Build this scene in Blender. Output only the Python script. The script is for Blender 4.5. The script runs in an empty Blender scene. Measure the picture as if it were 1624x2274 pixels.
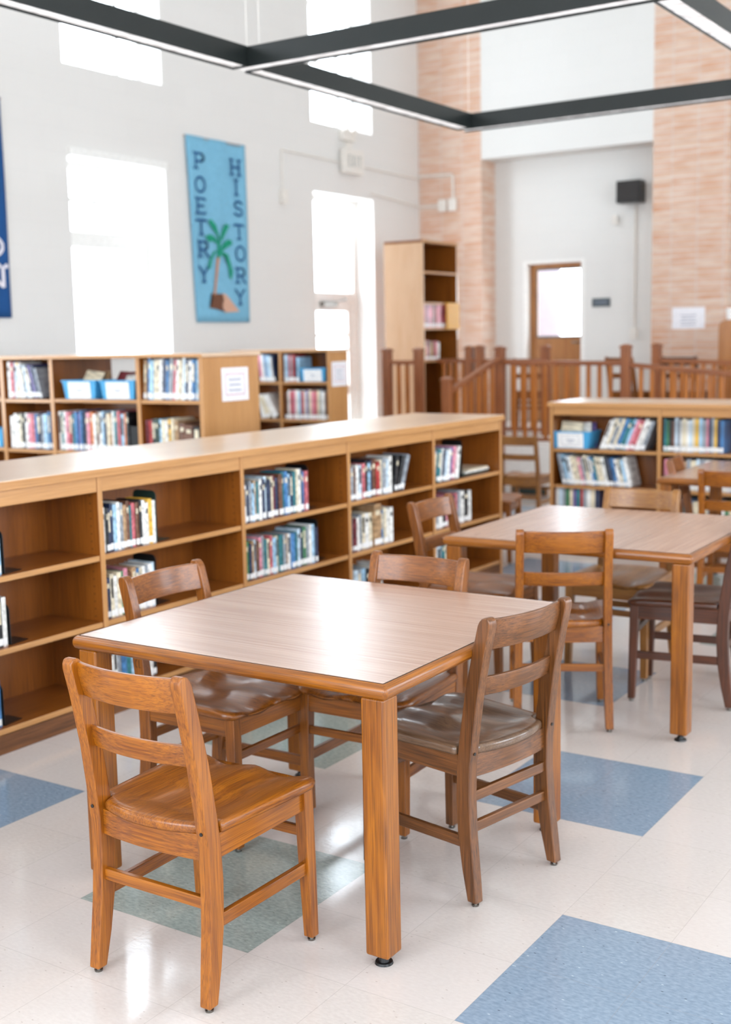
import bpy, bmesh, math, random
from mathutils import Vector, Matrix
R = math.radians
S = bpy.context.scene
COL = S.collection
rnd = random.Random(7)

# ------------------------------------------------------------------ camera, light, exposure
def make_camera():
    pitch, roll, yaw = R(8.0632), R(-1.1830), R(-33.2532)
    fwd = Vector((math.sin(yaw), math.cos(yaw), 0)); right = Vector((math.cos(yaw), -math.sin(yaw), 0)); up = Vector((0, 0, 1))
    f2 = math.cos(pitch)*fwd - math.sin(pitch)*up
    u2 = math.sin(pitch)*fwd + math.cos(pitch)*up
    r3 = math.cos(roll)*right + math.sin(roll)*u2
    u3 = -math.sin(roll)*right + math.cos(roll)*u2
    cd = bpy.data.cameras.new('camera'); co = bpy.data.objects.new('camera', cd); COL.objects.link(co)
    m = Matrix((r3, u3, -f2)).transposed().to_4x4(); m.translation = Vector((0, 0, 1.5649))
    co.matrix_world = m
    cd.sensor_fit = 'VERTICAL'; cd.sensor_height = 36.0; cd.lens = 2705.5/2274*36.0
    cd.dof.use_dof = True; cd.dof.focus_distance = 3.0; cd.dof.aperture_fstop = 2.8
    cd.clip_end = 200
    S.camera = co
make_camera()
S.view_settings.view_transform = 'Standard'; S.view_settings.look = 'None'
S.view_settings.gamma = 1.0; S.view_settings.use_curve_mapping = False
S.view_settings.exposure = -0.12
S.cycles.max_bounces = 10; S.cycles.diffuse_bounces = 6; S.cycles.glossy_bounces = 4; S.cycles.transparent_max_bounces = 12
S.cycles.sample_clamp_indirect = 6.0
S.cycles.use_denoising = True
S.cycles.caustics_reflective = False; S.cycles.caustics_refractive = False
W = bpy.data.worlds.new('sky'); S.world = W; W.use_nodes = True
bg = W.node_tree.nodes['Background']; bg.inputs[0].default_value = (0.82, 0.905, 1.0, 1); bg.inputs[1].default_value = 12.5

# ------------------------------------------------------------------ materials
def lin(h):
    h = h.lstrip('#'); c = [int(h[i:i+2], 16)/255 for i in (0, 2, 4)]
    return tuple((x/12.92 if x <= .04045 else ((x+.055)/1.055)**2.4) for x in c) + (1,)
MATS = {}
def base_mat(name, color, rough=.5, spec=.5, metal=0, coat=0, coat_rough=.1):
    m = bpy.data.materials.new(name); m.use_nodes = True
    b = m.node_tree.nodes['Principled BSDF']
    b.inputs['Base Color'].default_value = lin(color) if isinstance(color, str) else color
    b.inputs['Roughness'].default_value = rough; b.inputs['Metallic'].default_value = metal
    b.inputs['Specular IOR Level'].default_value = spec
    b.inputs['Coat Weight'].default_value = coat; b.inputs['Coat Roughness'].default_value = coat_rough
    MATS[name] = m
    return m, m.node_tree, b
def N(t, typ, **kw):
    n = t.nodes.new(typ)
    for k, v in kw.items():
        if k.startswith('i_'):
            key = k[2:].replace('_', ' ')
            n.inputs[key].default_value = v
        else: setattr(n, k, v)
    return n
def ramp(t, fac, stops, interp='LINEAR'):
    r = t.nodes.new('ShaderNodeValToRGB'); e = r.color_ramp.elements; r.color_ramp.interpolation = interp
    while len(e) < len(stops): e.new(.5)
    for el, (p, c) in zip(e, stops):
        el.position = p; el.color = lin(c) if isinstance(c, str) else c
    t.links.new(fac, r.inputs[0]); return r.outputs[0]
def mix(t, a, b, fac, mode='MIX'):
    n = t.nodes.new('ShaderNodeMix'); n.data_type = 'RGBA'; n.blend_type = mode
    for s, v in ((n.inputs[6], a), (n.inputs[7], b), (n.inputs[0], fac)):
        if hasattr(v, 'links'): t.links.new(v, s)
        else: s.default_value = v
    return n.outputs[2]
def wood(name, light, dark, axis='Z', rough=.35, coat=.3, grain=1.0, pore=.4, ring=9.0, bump=.15, coat_rough=.12, lam=False):
    """oak: long streaks along AXIS, cathedral rings and fine dark pores, in the object's own space"""
    m, t, b = base_mat(name, light, rough, .5, 0, coat, coat_rough)
    tc = N(t, 'ShaderNodeTexCoord'); oi = N(t, 'ShaderNodeObjectInfo')
    off = N(t, 'ShaderNodeVectorMath', operation='SCALE'); t.links.new(oi.outputs['Random'], off.inputs['Scale']); off.inputs[0].default_value = (7.3, 5.1, 3.7)
    add = N(t, 'ShaderNodeVectorMath', operation='ADD'); t.links.new(tc.outputs['Object'], add.inputs[0]); t.links.new(off.outputs[0], add.inputs[1])
    def mapped(k, along):
        mp = N(t, 'ShaderNodeMapping'); s = [k, k, k]; s['XYZ'.index(axis)] = along; mp.inputs['Scale'].default_value = s
        t.links.new(add.outputs[0], mp.inputs[0]); return mp.outputs[0]
    big = N(t, 'ShaderNodeTexNoise', i_Scale=1.0, i_Detail=2.0, i_Distortion=.6); t.links.new(mapped(ring, ring*.13), big.inputs['Vector'])
    mul = N(t, 'ShaderNodeMath', operation='MULTIPLY'); t.links.new(big.outputs[0], mul.inputs[0]); mul.inputs[1].default_value = 7.0*grain
    fr = N(t, 'ShaderNodeMath', operation='PINGPONG'); t.links.new(mul.outputs[0], fr.inputs[0]); fr.inputs[1].default_value = 1.0
    fine = N(t, 'ShaderNodeTexNoise', i_Scale=1.0, i_Detail=2.0); t.links.new(mapped(520, 9), fine.inputs['Vector'])
    mid = N(t, 'ShaderNodeTexNoise', i_Scale=1.0, i_Detail=2.0, i_Roughness=.65); t.links.new(mapped(150, 1.3) if lam else mapped(190, 3.2), mid.inputs['Vector'])
    a1 = N(t, 'ShaderNodeMath', operation='MULTIPLY_ADD'); t.links.new(fr.outputs[0], a1.inputs[0]); a1.inputs[1].default_value = .22; t.links.new(mid.outputs[0], a1.inputs[2])
    c = ramp(t, a1.outputs[0], [(.42, light), (.95, dark)])
    pr = ramp(t, fine.outputs[0], [(.50, (1, 1, 1, 1)), (.68, (1-pore, 1-pore, 1-pore, 1))])
    c2 = mix(t, c, pr, 1.0, 'MULTIPLY'); t.links.new(c2, b.inputs['Base Color'])
    bp = N(t, 'ShaderNodeBump', i_Strength=bump, i_Distance=.001); t.links.new(fine.outputs[0], bp.inputs['Height']); t.links.new(bp.outputs[0], b.inputs['Normal'])
    return m
TONES = {'honey': ('#a45e08', '#652c00'), 'amber': ('#955511', '#572803'), 'brown': ('#7b491e', '#3f2006'), 'pale': ('#a46f32', '#75420f'), 'dark': ('#5d2c0d', '#281202')}
for tn, (l, d) in TONES.items():
    for ax in 'XYZ': wood('chair_%s_%s' % (tn, ax), l, d, ax, rough=.42, coat=.3, coat_rough=.16)
wood('chair_worn_Y', '#7a5d46', '#4b3424', 'Y', rough=.30, coat=.5)
for ax in 'XYZ':
    wood('table_edge_'+ax, '#9f5c0a', '#663100', ax, rough=.40, coat=.3, ring=16)
    wood('shelf_'+ax, '#935318', '#633008', ax, rough=.36, coat=.3, ring=5, pore=.25, grain=.6, bump=.05)
    wood('shelf_edge_'+ax, '#c8935c', '#ad7740', ax, rough=.38, coat=.25, ring=6, pore=.15, grain=.5, bump=.03)
    wood('rail_'+ax, '#9b5c31', '#703617', ax, rough=.4, coat=.3, ring=8, pore=.25)
def drilled():
    m = MATS['shelf_Z'].copy(); m.name = 'shelf_Z_drilled'; MATS[m.name] = m; t = m.node_tree; b = t.nodes['Principled BSDF']
    tc = N(t, 'ShaderNodeTexCoord'); sx = N(t, 'ShaderNodeSeparateXYZ'); t.links.new(tc.outputs['Object'], sx.inputs[0])
    def M(op, a, b_):
        n = N(t, 'ShaderNodeMath', operation=op)
        for i, v in enumerate((a, b_)):
            if hasattr(v, 'links'): t.links.new(v, n.inputs[i])
            else: n.inputs[i].default_value = v
        return n.outputs[0]
    dy = M('ABSOLUTE', M('SUBTRACT', sx.outputs[1], .047), 0); dz = M('ABSOLUTE', M('SUBTRACT', M('FLOORED_MODULO', sx.outputs[2], .032), .016), 0)
    hole = M('LESS_THAN', M('ADD', M('MULTIPLY', dy, dy), M('MULTIPLY', dz, dz)), .0000105)
    src = b.inputs['Base Color'].links[0].from_socket
    t.links.new(mix(t, src, lin('#2a1408'), hole), b.inputs['Base Color'])
drilled()
wood('veneer_Z', '#dfba98', '#cb9a70', 'Z', rough=.3, coat=.5, ring=4, pore=.12, grain=.5, bump=.01)  # pale tone puts glare on the slim bookcase's side into its colour
wood('shelf_top', '#e0c4a6', '#cca684', 'X', rough=.28, coat=.5, coat_rough=.28, ring=4, pore=.12, grain=.5, bump=.01)
wood('baluster_wood', '#bb7028', '#8a470e', 'Z', rough=.4, coat=.3, ring=8, pore=.2)
wood('door_wood', '#af7740', '#8b5125', 'Z', rough=.4, coat=.2, ring=3, pore=.15)
wood('kick_wood', '#7f4f28', '#502c11', 'X', rough=.5, coat=.1, ring=9, pore=.5)
wood('cabinet_wood', '#b47a47', '#965927', 'Z', rough=.3, coat=.4, ring=4, pore=.15)
for ax in 'XY':
    wood('laminate_'+ax, '#c2a08c', '#a47e6a', ax, rough=.27, coat=.6, coat_rough=.27, ring=12, pore=.12, grain=.35, bump=.0, lam=True)
def plain(name, c, rough=.5, spec=.5, **kw):
    m, t, b = base_mat(name, c, rough, spec, **kw)
    n = N(t, 'ShaderNodeTexNoise', i_Scale=30.0, i_Detail=3.0); tc = N(t, 'ShaderNodeTexCoord'); t.links.new(tc.outputs['Object'], n.inputs['Vector'])
    col = lin(c) if isinstance(c, str) else c
    r = ramp(t, n.outputs[0], [(.3, tuple(x*.93 for x in col[:3])+(1,)), (.7, tuple(min(1, x*1.05) for x in col[:3])+(1,))])
    t.links.new(r, b.inputs['Base Color']); return m
plain('white_frame', '#eceae6', .45); plain('metal_glide', '#8a8680', .3, metal=1); plain('black_plastic', '#101011', .35)
plain('screw_dark', '#1c1410', .5); plain('paper', '#eeecf0', .7); plain('label_white', '#f2f1ef', .6); plain('pages', '#e6dcc8', .8)
plain('bin_blue', '#4aa3d4', .4); plain('bookend_green', '#17302c', .4); plain('bookend_black', '#0e0f10', .4)
plain('fixture_dark', '#171c1b', .35); plain('conduit_white', '#e4ded6', .5); plain('banner_blue', '#78b3cf', .85); plain('banner_navy', '#0a4a86', .85)
plain('felt_navy', '#064a80', .9); plain('felt_white', '#e6e2ea', .9); plain('felt_green', '#0f9070', .9); plain('felt_lightgreen', '#3fae7a', .9); plain('felt_brown', '#6e4632', .9); plain('felt_tan', '#d0a48c', .9); plain('felt_trunk', '#c08a68', .9)
plain('sign_dark', '#4a555a', .5); plain('sign_letter', '#c8ccce', .5); plain('grey_text', '#8d93a6', .7); plain('red_text', '#c0606a', .7); plain('blue_text', '#5a78b0', .7)
plain('exit_green', '#8c9892', .6); plain('platform_white', '#eae7e2', .55); plain('platform_floor', '#c9bdb0', .4); plain('vent_dark', '#26332f', .5); plain('yellow_panel', '#d79a28', .5)
plain('corridor_grey', '#b3b2c2', .7); plain('hole_dark', '#4a2c14', .7)
# painted masonry wall: off-white with faint block joints
def wall_mat(name, c):
    m, t, b = base_mat(name, c, .6, .3)
    tc = N(t, 'ShaderNodeTexCoord'); sx = N(t, 'ShaderNodeSeparateXYZ'); t.links.new(tc.outputs['Object'], sx.inputs[0])
    ad = N(t, 'ShaderNodeMath', operation='ADD'); t.links.new(sx.outputs[0], ad.inputs[0]); t.links.new(sx.outputs[1], ad.inputs[1])
    cb = N(t, 'ShaderNodeCombineXYZ'); t.links.new(ad.outputs[0], cb.inputs[0]); t.links.new(sx.outputs[2], cb.inputs[1])
    br = N(t, 'ShaderNodeTexBrick'); br.inputs['Scale'].default_value = 1; br.inputs['Brick Width'].default_value = .4; br.inputs['Row Height'].default_value = .2; br.inputs['Mortar Size'].default_value = .004; br.inputs['Mortar Smooth'].default_value = 1
    col = lin(c)
    br.inputs['Color1'].default_value = col; br.inputs['Color2'].default_value = tuple(x*.985 for x in col[:3])+(1,); br.inputs['Mortar'].default_value = tuple(x*.95 for x in col[:3])+(1,)
    t.links.new(cb.outputs[0], br.inputs[0]); t.links.new(br.outputs[0], b.inputs['Base Color']); return m
wall_mat('wall_paint', '#dfdcd8'); wall_mat('wall_white', '#dedcd8')
def brick_mat():
    m, t, b = base_mat('roman_brick', '#d9ac8c', .7, .3)
    tc = N(t, 'ShaderNodeTexCoord'); sx = N(t, 'ShaderNodeSeparateXYZ'); t.links.new(tc.outputs['Object'], sx.inputs[0])
    ad = N(t, 'ShaderNodeMath', operation='ADD'); t.links.new(sx.outputs[0], ad.inputs[0]); t.links.new(sx.outputs[1], ad.inputs[1])
    cb = N(t, 'ShaderNodeCombineXYZ'); t.links.new(ad.outputs[0], cb.inputs[0]); t.links.new(sx.outputs[2], cb.inputs[1])
    br = N(t, 'ShaderNodeTexBrick'); br.offset = 0.0; br.inputs['Scale'].default_value = 1; br.inputs['Brick Width'].default_value = .295; br.inputs['Row Height'].default_value = .062; br.inputs['Mortar Size'].default_value = .009; br.inputs['Mortar Smooth'].default_value = .4; br.inputs['Bias'].default_value = 0
    br.inputs['Color1'].default_value = lin('#d2a182'); br.inputs['Color2'].default_value = lin('#dabca3'); br.inputs['Mortar'].default_value = lin('#d3c6bd')
    t.links.new(cb.outputs[0], br.inputs[0])
    mp = N(t, 'ShaderNodeMapping'); mp.inputs['Scale'].default_value = (3.4, 16, 1); t.links.new(cb.outputs[0], mp.inputs[0])
    n = N(t, 'ShaderNodeTexNoise', i_Scale=1.0, i_Detail=2.0); t.links.new(mp.outputs[0], n.inputs['Vector'])
    c = mix(t, br.outputs[0], ramp(t, n.outputs[0], [(.35, '#c89272'), (.62, '#dfcec2')]), .4); t.links.new(c, b.inputs['Base Color'])
    bp = N(t, 'ShaderNodeBump', i_Strength=.3, i_Distance=.004, invert=True); t.links.new(br.outputs['Fac'], bp.inputs['Height']); t.links.new(bp.outputs[0], b.inputs['Normal'])
brick_mat()
def floor_mat():
    m, t, b = base_mat('vinyl_floor', '#dcd5cf', .10, .5)
    T = .3048
    tc = N(t, 'ShaderNodeTexCoord'); mp = N(t, 'ShaderNodeMapping'); mp.inputs['Scale'].default_value = (1/T, 1/T, 1); mp.inputs['Location'].default_value = (4.228+40, -7.533+40, 0)
    t.links.new(tc.outputs['Object'], mp.inputs[0]); sx = N(t, 'ShaderNodeSeparateXYZ'); t.links.new(mp.outputs[0], sx.inputs[0])
    def M(op, a, b_=0.0, c_=None):
        n = N(t, 'ShaderNodeMath', operation=op)
        for i, v in enumerate((a, b_, c_)):
            if v is None: continue
            if hasattr(v, 'links'): t.links.new(v, n.inputs[i])
            else: n.inputs[i].default_value = v
        return n.outputs[0]
    u, v = sx.outputs[0], sx.outputs[1]
    k = M('FLOOR', M('DIVIDE', v, 4.0)); fv = M('FLOORED_MODULO', v, 4.0)
    row = M('LESS_THAN', fv, 2.0)
    up = M('FLOORED_MODULO', M('ADD', u, M('MULTIPLY', M('SUBTRACT', k, 10.0), 2.0)), 8.0)   # 40/4 = 10 rows of shift
    blue = M('MULTIPLY', row, M('LESS_THAN', up, 2.0))
    green = M('MULTIPLY', row, M('MULTIPLY', M('GREATER_THAN', up, 4.0), M('LESS_THAN', up, 6.0)))
    # chips: short streaks
    ad = N(t, 'ShaderNodeMapping'); ad.inputs['Scale'].default_value = (60, 120, 1); ad.inputs['Rotation'].default_value = (0, 0, .3); t.links.new(tc.outputs['Object'], ad.inputs[0])
    n1 = N(t, 'ShaderNodeTexNoise', i_Scale=1.0, i_Detail=2.0); t.links.new(ad.outputs[0], n1.inputs['Vector'])
    vo = N(t, 'ShaderNodeTexVoronoi', i_Scale=.55); t.links.new(ad.outputs[0], vo.inputs['Vector'])
    speck = ramp(t, vo.outputs['Distance'], [(.08, (1, 1, 1, 1)), (.14, (0, 0, 0, 1))])
    sc = N(t, 'ShaderNodeSeparateColor'); t.links.new(vo.outputs['Color'], sc.inputs[0])
    darkchip = M('MULTIPLY', speck, M('GREATER_THAN', sc.outputs[0], .72)); lightchip = M('MULTIPLY', speck, M('LESS_THAN', sc.outputs[0], .22))
    tile = N(t, 'ShaderNodeTexWhiteNoise', noise_dimensions='2D'); fl = N(t, 'ShaderNodeVectorMath', operation='FLOOR'); t.links.new(mp.outputs[0], fl.inputs[0]); t.links.new(fl.outputs[0], tile.inputs['Vector'])
    base = ramp(t, n1.outputs[0], [(.3, '#c9bfb8'), (.7, '#d2c9c2')])
    base = mix(t, base, lin('#d3c9c4'), M('MULTIPLY', tile.outputs['Value'], .5))
    base = mix(t, base, lin('#a89c92'), M('MULTIPLY', darkchip, .7))
    bl = ramp(t, n1.outputs[0], [(.3, '#7a8b9c'), (.7, '#90a0b1')]); bl = mix(t, bl, lin('#2e3a48'), M('MULTIPLY', darkchip, .7)); bl = mix(t, bl, lin('#c0cad2'), M('MULTIPLY', lightchip, .8))
    gr = ramp(t, n1.outputs[0], [(.3, '#8b9690'), (.7, '#a6aea8')]); gr = mix(t, gr, lin('#4a5a50'), M('MULTIPLY', darkchip, .6)); gr = mix(t, gr, lin('#c4cfc6'), M('MULTIPLY', lightchip, .8))
    c = mix(t, base, bl, blue); c = mix(t, c, gr, green)
    fu, fvv = M('FRACT', u), M('FRACT', v)
    edge = M('MINIMUM', M('MINIMUM', fu, M('SUBTRACT', 1.0, fu)), M('MINIMUM', fvv, M('SUBTRACT', 1.0, fvv)))
    j = M('LESS_THAN', edge, .0035)
    c = mix(t, c, lin('#8f8780'), M('MULTIPLY', j, .28)); t.links.new(c, b.inputs['Base Color'])
    wv = N(t, 'ShaderNodeTexNoise', i_Scale=4.0, i_Detail=2.0); t.links.new(tc.outputs['Object'], wv.inputs['Vector'])
    bp = N(t, 'ShaderNodeBump', i_Strength=.12, i_Distance=.006); t.links.new(wv.outputs[0], bp.inputs['Height'])
    b2 = N(t, 'ShaderNodeBump', i_Strength=.10, i_Distance=.0012); t.links.new(n1.outputs[0], b2.inputs['Height']); t.links.new(bp.outputs[0], b2.inputs['Normal']); t.links.new(b2.outputs[0], b.inputs['Normal'])
    rr = ramp(t, wv.outputs[0], [(.3, (.08, .08, .08, 1)), (.7, (.16, .16, .16, 1))]); t.links.new(rr, b.inputs['Roughness'])
floor_mat()
def glass_mat():
    m = bpy.data.materials.new('pane_glass'); m.use_nodes = True; t = m.node_tree; t.nodes.clear()
    o = N(t, 'ShaderNodeOutputMaterial'); tr = N(t, 'ShaderNodeBsdfTransparent'); gl = N(t, 'ShaderNodeBsdfGlossy', i_Roughness=.02); mx = N(t, 'ShaderNodeMixShader'); mx.inputs[0].default_value = .05
    tr.inputs[0].default_value = (.97, .98, .98, 1)
    t.links.new(tr.outputs[0], mx.inputs[1]); t.links.new(gl.outputs[0], mx.inputs[2]); t.links.new(mx.outputs[0], o.inputs[0]); MATS['pane_glass'] = m
glass_mat()
def emis(name, c, s):
    m, t, b = base_mat(name, c, .5); b.inputs['Emission Color'].default_value = lin(c); b.inputs['Emission Strength'].default_value = s
    tc = N(t, 'ShaderNodeTexCoord'); n = N(t, 'ShaderNodeTexNoise', i_Scale=14.0, i_Detail=1.0); t.links.new(tc.outputs['Object'], n.inputs['Vector'])
    t.links.new(ramp(t, n.outputs[0], [(.35, (.45*s,)*3+(1,)), (.65, (s,)*3+(1,))]), b.inputs['Emission Strength'])
emis('louvre_lit', '#f4f4f6', .9)
BOOKC = dict(white='#e9e6e0', cream='#ddd0b4', black='#16171b', navy='#1e2c4c', blue='#3f78ad', lightblue='#9fc4dc', teal='#1f6f78', green='#3c7a52', red='#b03434', maroon='#6a1c28', pink='#d88c9c', orange='#d07436', yellow='#e0b040', brown='#6b4430', grey='#8f959c', purple='#6a5a94', tan='#b08c66', paleblue='#c4d6e2', darkgreen='#1d3a30', rose='#c0626a')
for k, c in BOOKC.items():
    m, t, b = base_mat('cover_'+k, c, .35, .5, 0, .3, .2)
    tc = N(t, 'ShaderNodeTexCoord'); oi = N(t, 'ShaderNodeObjectInfo')
    ad = N(t, 'ShaderNodeVectorMath', operation='ADD'); t.links.new(tc.outputs['Object'], ad.inputs[0])
    sc = N(t, 'ShaderNodeVectorMath', operation='SCALE'); sc.inputs[0].default_value = (91, 57, 73); t.links.new(oi.outputs['Random'], sc.inputs['Scale']); t.links.new(sc.outputs[0], ad.inputs[1])
    mp = N(t, 'ShaderNodeMapping'); mp.inputs['Scale'].default_value = (1.2, 2, 9); t.links.new(ad.outputs[0], mp.inputs[0])
    n = N(t, 'ShaderNodeTexNoise', i_Scale=1.0, i_Detail=2.0); t.links.new(mp.outputs[0], n.inputs['Vector'])
    l = lin(c); lo = tuple(x*.6 for x in l[:3])+(1,); hi = tuple(min(1, x*1.25+.03) for x in l[:3])+(1,)
    t.links.new(ramp(t, n.outputs[0], [(.32, lo), (.5, l), (.68, hi)]), b.inputs['Base Color'])

# ------------------------------------------------------------------ mesh helpers
def box(bm, x0, x1, y0, y1, z0, z1, mi=0):
    vs = [bm.verts.new((x, y, z)) for z in (z0, z1) for y in (y0, y1) for x in (x0, x1)]
    for f in ((0, 2, 3, 1), (4, 5, 7, 6), (0, 1, 5, 4), (2, 6, 7, 3), (0, 4, 6, 2), (1, 3, 7, 5)):
        bm.faces.new([vs[i] for i in f]).material_index = mi
def loops(bm, L, closed=True, mi=0):
    """skin a list of equal-length vertex loops, caps on both ends"""
    V = [[bm.verts.new(p) for p in l] for l in L]; n = len(V[0])
    for a, b in zip(V, V[1:]):
        for i in range(n): bm.faces.new((a[i], a[(i+1) % n], b[(i+1) % n], b[i])).material_index = mi
    if closed:
        bm.faces.new(V[0][::-1]).material_index = mi; bm.faces.new(V[-1]).material_index = mi
def cyl(bm, c, r, h, axis=2, n=16, r2=None):
    r2 = r if r2 is None else r2; L = []
    for k, rr in ((0, r), (1, r2)):
        l = []
        for i in range(n):
            a = 2*math.pi*i/n; p = [0, 0, 0]; p[(axis+1) % 3] = rr*math.cos(a); p[(axis+2) % 3] = rr*math.sin(a); p[axis] = k*h
            l.append(Vector(c)+Vector(p))
        L.append(l)
    loops(bm, L)
def tube(bm, pts, r, n=8):
    L = []
    for i, p in enumerate(pts):
        p = Vector(p); d = (Vector(pts[min(i+1, len(pts)-1)])-Vector(pts[max(i-1, 0)])).normalized()
        a = d.cross(Vector((0, 0, 1))); a = a.normalized() if a.length > .1 else Vector((1, 0, 0)); b = d.cross(a)
        L.append([p+a*r*math.cos(2*math.pi*k/n)+b*r*math.sin(2*math.pi*k/n) for k in range(n)])
    loops(bm, L)
def poly(bm, pts, mi=0):
    bm.faces.new([bm.verts.new(p) for p in pts]).material_index = mi
def obj(name, bm, mats, parent=None, bevel=0, seg=2, smooth=True, loc=None, rz=0):
    bmesh.ops.recalc_face_normals(bm, faces=bm.faces[:])
    me = bpy.data.meshes.new(name); bm.to_mesh(me); bm.free()
    for m in ([mats] if isinstance(mats, str) else mats): me.materials.append(MATS[m])
    o = bpy.data.objects.new(name, me); COL.objects.link(o)
    if smooth:
        for p in me.polygons: p.use_smooth = True
    if bevel:
        md = o.modifiers.new('bevel', 'BEVEL'); md.width = bevel; md.segments = seg; md.limit_method = 'ANGLE'; md.angle_limit = R(35); md.harden_normals = smooth
    elif smooth:
        for p in me.polygons: p.use_smooth = False
    if parent: o.parent = parent
    if loc is not None: o.location = loc
    if rz: o.rotation_euler = (0, 0, rz)
    return o
def bxo(name, b, mat, parent=None, bevel=.002, **kw):
    bm = bmesh.new(); box(bm, *b); return obj(name, bm, mat, parent, bevel, **kw)
def tag(o, label, cat, group=None):
    o['label'] = label; o['category'] = cat
    if group: o['group'] = group
    return o
def empty(name, loc, rz=0):
    o = bpy.data.objects.new(name, None); COL.objects.link(o); o.location = loc; o.rotation_euler = (0, 0, rz); o.empty_display_size = .1; return o
def struct(o): o['kind'] = 'structure'; return o
def copy_tree(o, parent=None, kids=None):
    c = o.copy(); COL.objects.link(c)
    if parent: c.parent = parent
    for ch in (kids or KIDS)(o): copy_tree(ch, c)
    return c
def KIDS(o): return list(o.children)

# ------------------------------------------------------------------ the room
XW, YB, H = -8.0, 13.58, 6.0
bm = bmesh.new(); poly(bm, [(-9, -3.5, 0), (6, -3.5, 0), (6, 18, 0), (-9, 18, 0)]); struct(obj('floor', bm, 'vinyl_floor', smooth=False))
bm = bmesh.new(); box(bm, -8.6, 6, -3.5, 16.2, H, H+.1); struct(obj('ceiling', bm, 'wall_white', smooth=False))
def wall_cells(name, mat, plane, t0, t1, a0, a1, z0, z1, holes):
    """wall slab between t0..t1 on axis PLANE with rectangular openings (a0,a1,z0,z1)"""
    A = sorted({a0, a1, *[h[0] for h in holes], *[h[1] for h in holes]}); Z = sorted({z0, z1, *[h[2] for h in holes], *[h[3] for h in holes]})
    bm = bmesh.new(); cell = {}
    for i in range(len(A)-1):
        for j in range(len(Z)-1):
            ca, cz = (A[i]+A[i+1])/2, (Z[j]+Z[j+1])/2
            cell[i, j] = not any(h[0] < ca < h[1] and h[2] < cz < h[3] for h in holes)
    P = (lambda t, a, z: (t, a, z)) if plane == 'x' else (lambda t, a, z: (a, t, z))
    for (i, j), on in cell.items():
        if not on: continue
        a, b, c, d = A[i], A[i+1], Z[j], Z[j+1]
        for t in (t0, t1): poly(bm, [P(t, a, c), P(t, b, c), P(t, b, d), P(t, a, d)])
        for (di, dj), q in (((-1, 0), (a, c, a, d)), ((1, 0), (b, c, b, d)), ((0, -1), (a, c, b, c)), ((0, 1), (a, d, b, d))):
            if not cell.get((i+di, j+dj), False): poly(bm, [P(t0, q[0], q[1]), P(t1, q[0], q[1]), P(t1, q[2], q[3]), P(t0, q[2], q[3])])
    bmesh.ops.remove_doubles(bm, verts=bm.verts[:], dist=1e-5)
    return struct(obj(name, bm, mat, smooth=False))
LW = [(7.65, 8.88, 1.46, 3.18), (7.65, 8.88, 3.95, 5.7), (11.28, 12.50, 0, 3.20), (11.28, 12.50, 3.95, 5.7), (4.0, 5.24, .85, 3.18), (4.0, 5.24, 3.95, 5.7), (.38, 1.6, .85, 3.18), (.38, 1.6, 3.95, 5.7), (-2.6, -1.4, .85, 3.18)]
wall_cells('wall_left', 'wall_paint', 'x', XW-.36, XW, -3.5, 16.2, 0, H, LW)
RW = [(-1.5, 1.2, .9, 4.2), (4.2, 6.9, .9, 4.2), (8.2, 10.4, .9, 3.8)]  # unseen openings, added and sized for the light they let in
wall_cells('wall_right', 'wall_paint', 'x', 4.5, 4.8, -3.5, 16.2, 0, H, RW)
FW = [(-3.9, -1.5, .9, 4.4), (-.3, 2.4, .9, 4.4)]  # openings behind the camera, likewise added to light the room
wall_cells('wall_front', 'wall_paint', 'y', -3.3, -3.0, -9, 6, 0, H, FW)
# back wall: brick pillars, white upper wall over the recess, recess wall with the door
def wb(name, mat, *b): bm = bmesh.new(); box(bm, *b); return struct(obj(name, bm, mat, smooth=False))
wb('wall_back_left', 'roman_brick', XW, -7.12, YB, YB+.95, 0, H)
wb('wall_back_right', 'roman_brick', -4.95, -4.09, YB, YB+.95, 0, H)
wb('wall_back_upper', 'wall_white', -7.12, -4.95, YB+.004, YB+.95, 3.70, H)
wall_cells('wall_back', 'wall_white', 'y', 13.95, 14.15, -7.12, -4.95, 0, 3.70, [(-6.74, -5.92, .5, 2.48)])
wb('wall_back_far', 'wall_white', -4.09, 5, YB+.25, YB+.45, 0, H)
bm = bmesh.new(); box(bm, -7.6, -6.70, 14.95, 15.0, .5, 3.0); struct(obj('wall_corridor', bm, 'corridor_grey', smooth=False))

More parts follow.
